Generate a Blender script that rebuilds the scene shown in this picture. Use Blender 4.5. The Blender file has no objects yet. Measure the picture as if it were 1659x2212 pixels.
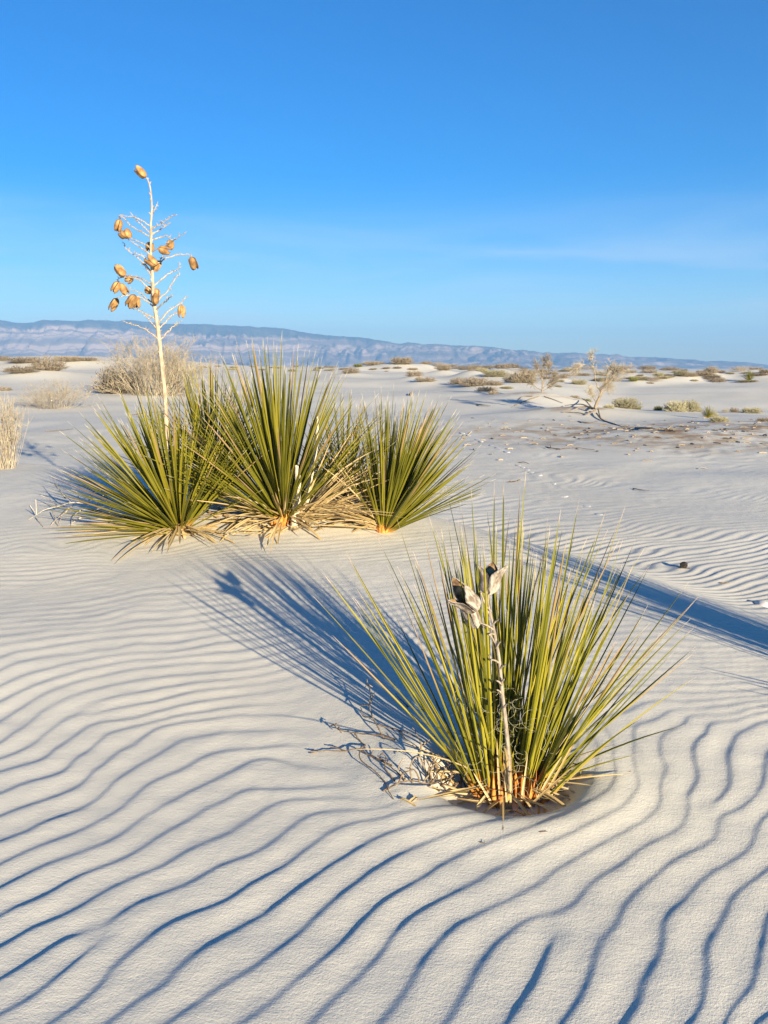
import bpy, math, random
import numpy as np
from mathutils import Vector, Matrix

random.seed(11)
rng = np.random.default_rng(7)
SC = bpy.context.scene
COL = SC.collection
R = math.radians

# ------------------------------------------------------------------ camera
EYE = 1.30
PITCH = R(9.6)
FOCAL_PX, PIC_W, PIC_H = 1841.0, 1659.0, 2212.0
cam_data = bpy.data.cameras.new('camera')
cam_data.sensor_fit = 'VERTICAL'
cam_data.angle = 2 * math.atan(PIC_H / 2 / FOCAL_PX)
cam_data.clip_start = 0.05
cam_data.clip_end = 20000
cam = bpy.data.objects.new('camera', cam_data)
COL.objects.link(cam)
cam.location = (0, 0, EYE)
cam.rotation_euler = (math.pi / 2 - PITCH, 0, 0)
SC.camera = cam

# ------------------------------------------------------------------ light
SUN_ELEV, SHADOW_AZ = R(12.4), R(-27.8)          # shadows run away from the camera and to the left
to_sun = Vector((-math.sin(SHADOW_AZ) * math.cos(SUN_ELEV), -math.cos(SHADOW_AZ) * math.cos(SUN_ELEV), math.sin(SUN_ELEV)))
SUN_STRENGTH, SKY_STRENGTH, EXPOSURE = 5.0, 0.059, 1.58
sun_data = bpy.data.lights.new('sun', 'SUN')
sun_data.energy = SUN_STRENGTH
sun_data.angle = R(0.55)
sun_data.color = (1.0, 0.855, 0.60)
sun = bpy.data.objects.new('sun', sun_data)
COL.objects.link(sun)
sun.rotation_euler = to_sun.to_track_quat('Z', 'Y').to_euler()

world = bpy.data.worlds.new('World')
SC.world = world
world.use_nodes = True
wt = world.node_tree
for n in list(wt.nodes):
    wt.nodes.remove(n)

def wn(t, **k):
    n = wt.nodes.new(t)
    for a, v in k.items():
        setattr(n, a, v)
    return n
w_out = wn('ShaderNodeOutputWorld')
w_bg = wn('ShaderNodeBackground')
w_bg.inputs['Strength'].default_value = SKY_STRENGTH
w_sky = wn('ShaderNodeTexSky', sky_type='NISHITA')
w_sky.sun_disc = False
w_sky.sun_elevation = SUN_ELEV
w_sky.sun_rotation = math.atan2(to_sun.x, to_sun.y)
w_sky.altitude = 1200
w_sky.air_density = 1.0
w_sky.dust_density = 0.15
w_sky.ozone_density = 3.0
w_hsv = wn('ShaderNodeHueSaturation')
w_hsv.inputs['Saturation'].default_value = 1.46
w_hsv.inputs['Value'].default_value = 1.04
w_hsv.inputs['Hue'].default_value = 0.511
wt.links.new(w_sky.outputs[0], w_hsv.inputs['Color'])
# thin cirrus: streaky noise on the direction, strongest low over the horizon all the way round
w_tc = wn('ShaderNodeTexCoord')
w_sep = wn('ShaderNodeSeparateXYZ')
wt.links.new(w_tc.outputs['Generated'], w_sep.inputs[0])
w_map = wn('ShaderNodeMapping')
w_map.inputs['Scale'].default_value = (2.2, 2.2, 17.0)
w_map.inputs['Rotation'].default_value = (0.0, R(4), 0.0)
w_map.inputs['Location'].default_value = (1.55, 0.6, 0.9)
wt.links.new(w_tc.outputs['Generated'], w_map.inputs[0])
w_noise = wn('ShaderNodeTexNoise')
w_noise.inputs['Scale'].default_value = 1.25
w_noise.inputs['Detail'].default_value = 6
w_noise.inputs['Roughness'].default_value = 0.52
w_noise.inputs['Distortion'].default_value = 0.6
wt.links.new(w_map.outputs[0], w_noise.inputs['Vector'])
w_ramp = wn('ShaderNodeMapRange')
w_ramp.inputs[1].default_value, w_ramp.inputs[2].default_value = 0.42, 0.72
wt.links.new(w_noise.outputs[0], w_ramp.inputs[0])
w_band = wn('ShaderNodeValToRGB')
w_band.color_ramp.elements[0].position = 0.015
w_band.color_ramp.elements[0].color = (0.2, 0.2, 0.2, 1)
w_band.color_ramp.elements[1].position = 0.185
w_band.color_ramp.elements[1].color = (0, 0, 0, 1)
e = w_band.color_ramp.elements.new(0.055)
e.color = (1, 1, 1, 1)
e = w_band.color_ramp.elements.new(0.118)
e.color = (0.8, 0.8, 0.8, 1)
wt.links.new(w_sep.outputs['Z'], w_band.inputs[0])
w_mul = wn('ShaderNodeMath', operation='MULTIPLY')
wt.links.new(w_ramp.outputs[0], w_mul.inputs[0])
wt.links.new(w_band.outputs[0], w_mul.inputs[1])
w_mul2 = wn('ShaderNodeMath', operation='MULTIPLY')
w_mul2.inputs[1].default_value = 0.5
wt.links.new(w_mul.outputs[0], w_mul2.inputs[0])
w_mix = wn('ShaderNodeMixRGB')
w_mix.inputs[2].default_value = (5.2, 5.6, 6.2, 1)
wt.links.new(w_mul2.outputs[0], w_mix.inputs[0])
wt.links.new(w_hsv.outputs[0], w_mix.inputs[1])
wt.links.new(w_mix.outputs[0], w_bg.inputs['Color'])
wt.links.new(w_bg.outputs[0], w_out.inputs['Surface'])

SC.view_settings.view_transform = 'Standard'
SC.view_settings.look = 'None'
SC.view_settings.exposure = EXPOSURE
SC.view_settings.gamma = 1
SC.view_settings.use_curve_mapping = False
SC.render.engine = 'CYCLES'
cy = SC.cycles
cy.use_denoising = True
cy.max_bounces = 6
cy.diffuse_bounces = 3
cy.glossy_bounces = 2
cy.transmission_bounces = 2
cy.transparent_max_bounces = 8
cy.volume_bounces = 0

# ------------------------------------------------------------------ helpers
def smooth(t):
    t = np.clip(t, 0, 1)
    return t * t * (3 - 2 * t)

def vnoise(x, y, seed=0):
    xi = np.floor(x).astype(np.int64); yi = np.floor(y).astype(np.int64)
    fx = x - xi; fy = y - yi
    fx = fx * fx * fx * (fx * (fx * 6 - 15) + 10); fy = fy * fy * fy * (fy * (fy * 6 - 15) + 10)
    def h(a, b):
        n = (a * 374761393 + b * 668265263 + seed * 974634777) & 0xffffffff
        n = ((n ^ (n >> 13)) * 1274126177) & 0xffffffff
        n = (n ^ (n >> 16)) & 0xffffffff
        return n / 4294967295.0 * 2 - 1
    a = h(xi, yi); b = h(xi + 1, yi); c = h(xi, yi + 1); d = h(xi + 1, yi + 1)
    return (a * (1 - fx) + b * fx) * (1 - fy) + (c * (1 - fx) + d * fx) * fy

def fbm(x, y, seed=0, octaves=4, gain=0.5):
    s = 0; a = 1.0
    for i in range(octaves):
        s = s + a * vnoise(x * 2.03 ** i + 17.3 * i, y * 2.03 ** i - 9.1 * i, seed + i)
        a *= gain
    return s

def tag(o, label=None, cat=None, group=None, kind=None):
    if label: o['label'] = label
    if cat: o['category'] = cat
    if group: o['group'] = group
    if kind: o['kind'] = kind
    return o

def empty(name, loc):
    o = bpy.data.objects.new(name, None)
    o.empty_display_size = 0.1
    COL.objects.link(o)
    o.location = loc
    return o

def link(name, me, mat=None, parent=None, loc=None):
    o = bpy.data.objects.new(name, me)
    COL.objects.link(o)
    if mat is not None and not me.materials:
        me.materials.append(mat)
    if parent is not None:
        o.parent = parent
    if loc is not None:
        o.location = loc
    return o

def mesh_np(name, verts, quads, smooth_shade=True, attrs=None):
    verts = np.asarray(verts, dtype=np.float32).reshape(-1, 3)
    quads = np.asarray(quads, dtype=np.int32)
    k = quads.shape[1]
    me = bpy.data.meshes.new(name)
    me.vertices.add(len(verts)); me.vertices.foreach_set('co', verts.ravel())
    me.loops.add(quads.size); me.loops.foreach_set('vertex_index', quads.ravel())
    me.polygons.add(len(quads))
    me.polygons.foreach_set('loop_start', np.arange(0, quads.size, k, dtype=np.int32))
    me.polygons.foreach_set('use_smooth', np.full(len(quads), smooth_shade))
    for an, av in (attrs or {}).items():
        at_ = me.attributes.new(an, 'FLOAT', 'POINT')
        at_.data.foreach_set('value', np.asarray(av, dtype=np.float32))
    me.update(calc_edges=True)
    me.validate()
    return me

def tubes(P, Rr, sides=3):
    """N polylines of K points with radii -> verts, quads (one tube each)."""
    P = np.asarray(P, float); Rr = np.asarray(Rr, float)
    N, K, _ = P.shape
    T = np.gradient(P, axis=1)
    T /= np.linalg.norm(T, axis=2, keepdims=True) + 1e-12
    ref = np.where(np.abs(T[:, :1, 2:3]) > 0.9, np.array([[[1.0, 0, 0]]]), np.array([[[0, 0, 1.0]]]))
    ref = np.repeat(ref, K, axis=1)
    A = np.cross(T, ref); A /= np.linalg.norm(A, axis=2, keepdims=True) + 1e-12
    B = np.cross(T, A)
    ang = np.arange(sides) * 2 * math.pi / sides
    V = P[:, :, None, :] + Rr[:, :, None, None] * (np.cos(ang)[None, None, :, None] * A[:, :, None, :] + np.sin(ang)[None, None, :, None] * B[:, :, None, :])
    idx = np.arange(N * K * sides).reshape(N, K, sides)
    a = idx[:, :-1, :]; b = np.roll(a, -1, axis=2); c = np.roll(idx[:, 1:, :], -1, axis=2); d = idx[:, 1:, :]
    Q = np.stack([a, b, c, d], axis=-1).reshape(-1, 4)
    return V.reshape(-1, 3), Q

class Batch:
    """collects tubes of any length into one mesh"""
    def __init__(s): s.v = []; s.q = []; s.n = 0
    def add(s, V, Q):
        s.v.append(V); s.q.append(Q + s.n); s.n += len(V)
    def tube(s, pts, radii, sides=5):
        pts = np.asarray(pts, float)
        if np.isscalar(radii): radii = [radii] * len(pts)
        s.add(*tubes(pts[None], np.asarray(radii, float)[None], sides))
    def mesh(s, name, **k):
        return mesh_np(name, np.concatenate(s.v), np.concatenate(s.q), **k)

def resample(pts, n):
    """smooth polyline through pts (Catmull-Rom) with n points"""
    p = np.asarray(pts, float)
    if len(p) == 2:
        return p[0] + (p[1] - p[0]) * np.linspace(0, 1, n)[:, None]
    q = np.vstack([2 * p[0] - p[1], p, 2 * p[-1] - p[-2]])
    t = np.linspace(0, len(p) - 1 - 1e-6, n); i = t.astype(int); f = (t - i)[:, None]
    a, b, c, d = q[i], q[i + 1], q[i + 2], q[i + 3]
    return 0.5 * (2 * b + (c - a) * f + (2 * a - 5 * b + 4 * c - d) * f ** 2 + (3 * b - a - 3 * c + d) * f ** 3)

# ------------------------------------------------------------------ materials
def material(name):
    m = bpy.data.materials.new(name)
    m.use_nodes = True
    nt = m.node_tree
    bs = nt.nodes['Principled BSDF']
    def node(t, **k):
        n = nt.nodes.new(t)
        for a, v in k.items():
            setattr(n, a, v)
        return n
    return m, nt, bs, node

def mixrgb(nt, node, fac, a, b, mode='MIX'):
    n = node('ShaderNodeMixRGB', blend_type=mode)
    for sock, v in ((0, fac), (1, a), (2, b)):
        if hasattr(v, 'is_output'):
            nt.links.new(v, n.inputs[sock])
        elif isinstance(v, (int, float)):
            n.inputs[sock].default_value = v
        else:
            n.inputs[sock].default_value = (*v, 1)
    return n.outputs[0]

def noise(nt, node, scale, detail=3, coord='Object', rough=0.5, stretch=None):
    tc = node('ShaderNodeTexCoord')
    src = tc.outputs[coord]
    if stretch:
        mp = node('ShaderNodeMapping'); mp.inputs['Scale'].default_value = stretch
        nt.links.new(src, mp.inputs[0]); src = mp.outputs[0]
    n = node('ShaderNodeTexNoise')
    n.inputs['Scale'].default_value = scale; n.inputs['Detail'].default_value = detail; n.inputs['Roughness'].default_value = rough
    nt.links.new(src, n.inputs['Vector'])
    return n.outputs[0]

def rng_map(nt, node, src, a, b, c=0.0, d=1.0):
    n = node('ShaderNodeMapRange'); n.interpolation_type = 'SMOOTHSTEP'
    for i, v in enumerate((a, b, c, d)):
        n.inputs[i + 1].default_value = v
    nt.links.new(src, n.inputs[0])
    return n.outputs[0]

def bump(nt, node, bs, src, strength, dist):
    b = node('ShaderNodeBump'); b.inputs['Strength'].default_value = strength; b.inputs['Distance'].default_value = dist
    nt.links.new(src, b.inputs['Height'])
    prev = bs.inputs['Normal']
    if prev.is_linked:
        nt.links.new(prev.links[0].from_socket, b.inputs['Normal'])
    nt.links.new(b.outputs[0], bs.inputs['Normal'])

def sand_material():
    m, nt, bs, node = material('gypsum_sand')
    col = mixrgb(nt, node, rng_map(nt, node, noise(nt, node, 0.35, 4), 0.35, 0.65), (0.675, 0.637, 0.548), (0.725, 0.690, 0.600))
    grain = noise(nt, node, 420, 2)
    col = mixrgb(nt, node, rng_map(nt, node, grain, 0.3, 0.7), mixrgb(nt, node, 1.0, col, (0.88, 0.88, 0.88), 'MULTIPLY'), col)
    at_ = node('ShaderNodeAttribute', attribute_name='litter')
    spec = noise(nt, node, 1.6, 6, rough=0.65)
    ll = node('ShaderNodeMath', operation='MULTIPLY')
    nt.links.new(at_.outputs['Fac'], ll.inputs[0]); nt.links.new(rng_map(nt, node, spec, 0.40, 0.62), ll.inputs[1])
    col = mixrgb(nt, node, ll.outputs[0], col, (0.36, 0.24, 0.13))
    nt.links.new(col, bs.inputs['Base Color'])
    bs.inputs['Roughness'].default_value = 0.95
    bs.inputs['Specular IOR Level'].default_value = 0.15
    bump(nt, node, bs, noise(nt, node, 34, 5, rough=0.65, stretch=(1, 1.8, 1)), 0.35, 0.004)
    bump(nt, node, bs, noise(nt, node, 170, 3, rough=0.6), 0.55, 0.0022)
    bump(nt, node, bs, grain, 0.5, 0.0011)
    return m
SAND = sand_material()

def leaf_material(name, base, greens, tip, dry=False):
    """object z runs 0..1 along the leaf, 'edge' is 1 on the margins; every leaf its own tint"""
    m, nt, bs, node = material(name)
    oi = node('ShaderNodeObjectInfo')
    tc = node('ShaderNodeTexCoord'); sep = node('ShaderNodeSeparateXYZ')
    nt.links.new(tc.outputs['Object'], sep.inputs[0])
    z = sep.outputs['Z']
    ramp = node('ShaderNodeValToRGB')
    els = ramp.color_ramp.elements
    els[0].position = 0; els[0].color = (*greens[0], 1)
    els[1].position = 1; els[1].color = (*greens[-1], 1)
    for i, g in enumerate(greens[1:-1]):
        e_ = els.new((i + 1) / (len(greens) - 1)); e_.color = (*g, 1)
    nt.links.new(oi.outputs['Random'], ramp.inputs[0])
    streak = noise(nt, node, 14, 3, stretch=(60, 60, 1))
    col = mixrgb(nt, node, rng_map(nt, node, streak, 0.35, 0.7, 0, 0.45), ramp.outputs[0], mixrgb(nt, node, 1.0, ramp.outputs[0], (1.35, 1.25, 1.1), 'MULTIPLY'))
    at_ = node('ShaderNodeAttribute', attribute_name='edge')
    col = mixrgb(nt, node, rng_map(nt, node, at_.outputs['Fac'], 0.78, 0.98, 0, 0.4), col, tuple(min(1, c * 1.5 + 0.03) for c in greens[-1]))
    blotch = noise(nt, node, 5, 3, stretch=(4, 4, 1.5))
    col = mixrgb(nt, node, rng_map(nt, node, blotch, 0.66, 0.76, 0, 0.45), col, (0.30, 0.19, 0.07))
    fr = node('ShaderNodeMath', operation='MULTIPLY'); fr.inputs[1].default_value = 7.31
    nt.links.new(oi.outputs['Random'], fr.inputs[0])
    fr2 = node('ShaderNodeMath', operation='FRACT'); nt.links.new(fr.outputs[0], fr2.inputs[0])
    br = node('ShaderNodeMath', operation='MULTIPLY')
    nt.links.new(rng_map(nt, node, fr2.outputs[0], 0.84, 0.88), br.inputs[0]); nt.links.new(rng_map(nt, node, z, 0.5, 0.78), br.inputs[1])
    col = mixrgb(nt, node, br.outputs[0], col, (0.30, 0.20, 0.09))
    col = mixrgb(nt, node, rng_map(nt, node, z, 0.13, 0.02), col, base)
    col = mixrgb(nt, node, rng_map(nt, node, z, 0.93, 0.97), col, tip)
    nt.links.new(col, bs.inputs['Base Color'])
    bs.inputs['Roughness'].default_value = 0.8 if dry else 0.52
    bs.inputs['Specular IOR Level'].default_value = 0.15 if dry else 0.28
    bump(nt, node, bs, streak, 0.3, 0.002)
    return m
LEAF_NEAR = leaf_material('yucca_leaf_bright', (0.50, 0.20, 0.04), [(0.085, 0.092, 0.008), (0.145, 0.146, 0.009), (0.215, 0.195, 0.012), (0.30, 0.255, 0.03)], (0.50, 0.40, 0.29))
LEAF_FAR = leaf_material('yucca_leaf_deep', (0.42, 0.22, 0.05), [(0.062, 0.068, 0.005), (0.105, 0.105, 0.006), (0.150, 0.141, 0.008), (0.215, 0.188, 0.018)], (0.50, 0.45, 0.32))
LEAF_DRY = leaf_material('yucca_leaf_dry', (0.42, 0.30, 0.16), [(0.38, 0.28, 0.13), (0.50, 0.39, 0.20), (0.58, 0.47, 0.27), (0.40, 0.28, 0.12)], (0.34, 0.22, 0.12), dry=True)

def plain(name, c1, c2, scale=20, rough=0.85, stretch=None, b=0.3, bd=0.004, tint=0.0):
    m, nt, bs, node = material(name)
    n = noise(nt, node, scale, 4, stretch=stretch)
    col = mixrgb(nt, node, rng_map(nt, node, n, 0.32, 0.68), c1, c2)
    if tint:
        oi = node('ShaderNodeObjectInfo')
        hs = node('ShaderNodeHueSaturation')
        nt.links.new(rng_map(nt, node, oi.outputs['Random'], 0, 1, 1 - tint, 1 + tint), hs.inputs['Value'])
        nt.links.new(col, hs.inputs['Color']); col = hs.outputs[0]
    nt.links.new(col, bs.inputs['Base Color'])
    bs.inputs['Roughness'].default_value = rough
    bs.inputs['Specular IOR Level'].default_value = 0.2
    if b:
        bump(nt, node, bs, n, b, bd)
    return m
STALK = plain('bleached_stalk', (0.30, 0.22, 0.145), (0.55, 0.45, 0.33), 30, stretch=(4, 4, 0.6), b=0.5)
STALK_GREY = plain('weathered_stalk', (0.22, 0.18, 0.14), (0.40, 0.34, 0.27), 60, stretch=(3, 3, 0.7), b=0.5)
STUMP = plain('bleached_trunk', (0.50, 0.40, 0.28), (0.72, 0.64, 0.52), 22, stretch=(5, 5, 0.5), b=0.8, bd=0.01)
POD = plain('tan_seed_pod', (0.22, 0.115, 0.045), (0.48, 0.285, 0.115), 28, tint=0.25, b=0.5)
POD_IN = plain('dark_pod_inside', (0.05, 0.03, 0.02), (0.16, 0.09, 0.04), 40)
POD_GREY = plain('grey_seed_pod', (0.16, 0.125, 0.095), (0.46, 0.405, 0.34), 75, stretch=(1, 1, 0.5), b=1.0, bd=0.006)
POD_GREY_IN = plain('ochre_pod_inside', (0.10, 0.055, 0.03), (0.42, 0.28, 0.13), 38)
TWIG = plain('dry_brown_twig', (0.11, 0.075, 0.048), (0.24, 0.17, 0.11), 60, b=0.4)
TWIG_PALE = plain('bleached_twig', (0.42, 0.36, 0.28), (0.60, 0.54, 0.45), 50, b=0.4)
TWIG_TAN = plain('dry_tan_twig', (0.20, 0.15, 0.095), (0.38, 0.30, 0.20), 60, b=0.4)
DARK_POD = plain('blackened_pod', (0.015, 0.013, 0.012), (0.05, 0.04, 0.035), 60, b=0.6)
CHIP = plain('pale_gypsum_crust', (0.66, 0.63, 0.58), (0.74, 0.71, 0.66), 30, b=0.4)
FIBRE = plain('curly_leaf_fibre', (0.40, 0.38, 0.22), (0.55, 0.52, 0.36), 30, b=0)
SHRUB = {
    'dry': plain('dry_straw_shrub', (0.29, 0.235, 0.16), (0.42, 0.35, 0.26), 6, tint=0.18, b=0),
    'pale': plain('pale_dry_shrub', (0.36, 0.30, 0.22), (0.48, 0.42, 0.32), 6, tint=0.12, b=0),
    'sage': plain('grey_green_sage', (0.28, 0.26, 0.16), (0.42, 0.38, 0.25), 5, tint=0.2, b=0),
    'dark': plain('dark_brown_scrub', (0.23, 0.185, 0.135), (0.37, 0.31, 0.235), 5, tint=0.2, b=0),
    'green': plain('dull_green_scrub', (0.14, 0.15, 0.04), (0.24, 0.24, 0.07), 5, tint=0.2, b=0),
}
BARK = plain('bleached_bark', (0.20, 0.155, 0.11), (0.36, 0.29, 0.21), 12, stretch=(4, 4, 0.7), b=0.5, tint=0.1)

# ------------------------------------------------------------------ terrain
RX = np.array([-0.405,-0.373,-0.343,-0.313,-0.266,-0.217,-0.165,-0.116,-0.067,-0.378,-0.34,-0.303,-0.264,-0.232,-0.197,-0.151,-0.094,-0.028,-0.357,-0.314,-0.265,-0.217,-0.169,-0.118,-0.064,0.038,0.105,0.176,-0.332,-0.29,-0.239,-0.196,-0.159,-0.103,-0.052,0.01,0.078,0.157,0.243,0.322,0.371,0.423,0.484,0.549,-0.306,-0.262,-0.214,-0.165,-0.119,-0.073,-0.024,0.031,0.088,0.152,0.226,0.293,0.361,0.437,0.517,0.584,0.644,0.67,-0.285,-0.248,-0.205,-0.168,-0.116,-0.074,-0.038,-0.007,0.041,0.1,0.162,0.226,0.291,0.347,0.421,0.51,0.598,0.667,0.708,0.743,-0.148,-0.119,-0.081,-0.041,0.001,0.031,0.062,0.106,0.168,0.234,0.293,0.33,0.388,0.467,0.549,0.637,0.706,0.766,0.802,0.809,-0.003,0.034,0.063,0.086,0.117,0.158,0.207,0.258,0.308,0.374,0.429,0.486,0.543,0.617,0.706,0.779,0.827,0.86,0.895,0.133,0.165,0.195,0.233,0.274,0.29,0.326,0.361,0.397,0.438,0.481,0.516,0.572,0.645,0.726,0.805,0.861,0.918,0.947,1.006,0.252,0.279,0.318,0.352,0.382,0.366,0.402,0.445,0.479,0.511,0.557,0.594,0.66,0.723,0.794,0.861,0.923,0.965,1.007,1.067,1.136,1.223,0.492,0.536,0.57,0.608,0.648,0.671,0.709,0.761,0.827,0.889,0.955,1.018,1.065,1.108,1.137,0.634,0.676,0.71,0.742,0.795,0.847,0.912,0.961,1.022,0.754,0.799,0.844,0.9,0.932,0.757,0.796,1.01,1.072,1.107,1.081,1.145,1.23,1.29,1.387,0.666,0.701,0.733,0.692,0.744,0.761,0.789,0.809,0.844,0.88,0.919,0.976,1.031,1.088,1.177,1.248,1.319,0.861,0.927,0.927,0.953,0.986,1.05,1.099,1.119,1.179,1.237,1.319,1.435,0.96,1.005,1.027,1.051,1.082,1.135,1.163,1.202,1.27,1.349,1.409,0.799,0.841,0.89,0.962,1.025,1.084,1.138,1.188,1.262,1.348,1.44,0.95,1.038,1.127,1.202,1.31,1.423,0.92,1,1.087,1.174,1.257,1.342,1.415,0.888,1.019,1.132,1.244,1.361,1.482,0.81,0.854,0.925,1.03,1.146,1.263,1.353,0.765,0.872,0.988,1.104,1.194,1.261,0.802,0.919,1.036,1.153,1.242,1.392,0.935,1.053,1.26,1.437,0.921,1.042,1.164,1.433,1.06,1.248,1.424,1.078,1.278,1.52,1.034,1.237,-0.433,-0.478,-0.534,-0.566,-0.603,-0.643,-0.673,-0.721,-0.773,-0.813,-0.838,-0.873,-0.917,-0.94,-0.405,-0.466,-0.541,-0.589,-0.64,-0.691,-0.736,-0.76,-0.791,-0.845,-0.893,-0.379,-0.44,-0.491,-0.543,-0.594,-0.626,-0.651,-0.675,-0.701,-0.745,-0.771,-0.8,-0.821,-0.844,-0.356,-0.392,-0.444,-0.494,-0.538,-0.562,-0.587,-0.612,-0.616,-0.642,-0.682,-0.68,-0.702,-0.734,-0.758,-0.798,-0.333,-0.385,-0.428,-0.462,-0.472,-0.516,-0.546,-0.562,-0.355,-0.387,-0.421,-0.439,-0.433,-0.385,-0.335,-0.252,-0.415,-0.469,-0.52,-0.571,-0.622,-0.622,-0.682,-0.716,-0.742,-0.804,-0.873,-0.907,-0.948,-0.988,-1.033,-0.995,-0.93,-0.878,-0.83,-0.796,-0.773,-0.767,-0.742,-0.707,-0.665,-0.627,-0.575,-0.508,-0.424,-1.082,-1.051,-1.018,-1.001,-0.952,-0.908,-0.882,-0.864,-0.849,-0.82,-0.783,-0.747,-0.721,-0.675,-0.62,-0.583,-1.142,-1.11,-1.055,-1.001,-0.96,-0.96,-0.952,-0.92,-0.91,-0.859,-0.83,-0.81,-0.743,-0.661,-0.552,-1.194,-1.152,-1.086,-1.042,-1.036,-1.012,-0.991,-0.969,-0.917,-0.855,-0.806,-0.755,-0.674,-0.591,-0.47,-1.254,-1.172,-1.139,-1.129,-1.107,-1.083,-1.079,-1.039,-0.983,-0.925,-0.851,-0.8,-0.719,-0.636,-0.489,-1.292,-1.255,-1.218,-1.206,-1.193,-1.176,-1.147,-1.081,-1.025,-0.955,-0.873,-0.794,-0.71,-0.592,-1.065,-0.983,-0.874,-0.786,-0.665,-1.338,-1.324,-1.291,-1.291,-1.258,-1.204,-1.123,-0.986,-0.803,-0.649,-1.409,-1.373,-1.326,-1.245,-1.156,-1.047,-0.955,-0.829,-0.632,-0.529,-1.481,-1.43,-1.368,-1.267,-1.159,-1.042,-0.845,-0.547,-1.537,-1.483,-1.41,-1.317,-1.188,-1.097,-0.995,-0.863,-0.738,-0.559,-1.6,-1.572,-1.459,-1.333,-1.177,-1.13,-1.02,-0.855,-1.654,-1.626,-1.526,-1.409,-1.285,-1.716,-1.598,-1.48,-1.347,-1.213,-1.075,-1.761,-1.64,-1.512,-1.369,-1.271,-1.211,-1.099,-0.956,-1.807,-1.672,-1.534,-1.392,-1.328,-1.276,-1.17,-1.052,-0.906,-1.835,-1.706,-1.561,-1.423,-1.35,-1.27,-1.151,-0.999,-1.868,-1.735,-1.594,-1.454,-1.355,-1.251,-1.015,-1.906,-1.695,-1.547,-1.445,-1.343,-1.276,-1.112,-0.88,-1.941,-1.729,-1.585,-1.478,-1.377,-1.268,-1.067,-1.972,-1.757,-1.572,-1.465,-1.247,-2.004,-1.781,-1.557,-1.341,-2.04,-1.806,-1.587,-1.276,-2.112,-1.86,-1.645,-1.306,-2.178,-1.93,-1.69,-2.245,-1.99,-1.732,-1.343,-2.337,-1.964,-1.584,-2.415,-2.023,-1.628,-2.297,-2.513,-2.817,-3.25,-3.9,-4.767,-1.678,-1.837,-2.058,-2.375,-2.85,-3.483,-1.06,-1.16,-1.3,-1.5,-1.8,-2.2,-0.442,-0.483,-0.542,-0.625,-0.75,-0.917,-4,-4,-4,-3.2,-3.2,-3.2,0.7,0.7,0.7,0.7,0.7,1.1,1.1,1.1,1.1,1.1,1.5,1.5,1.5,1.5,1.5])
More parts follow.
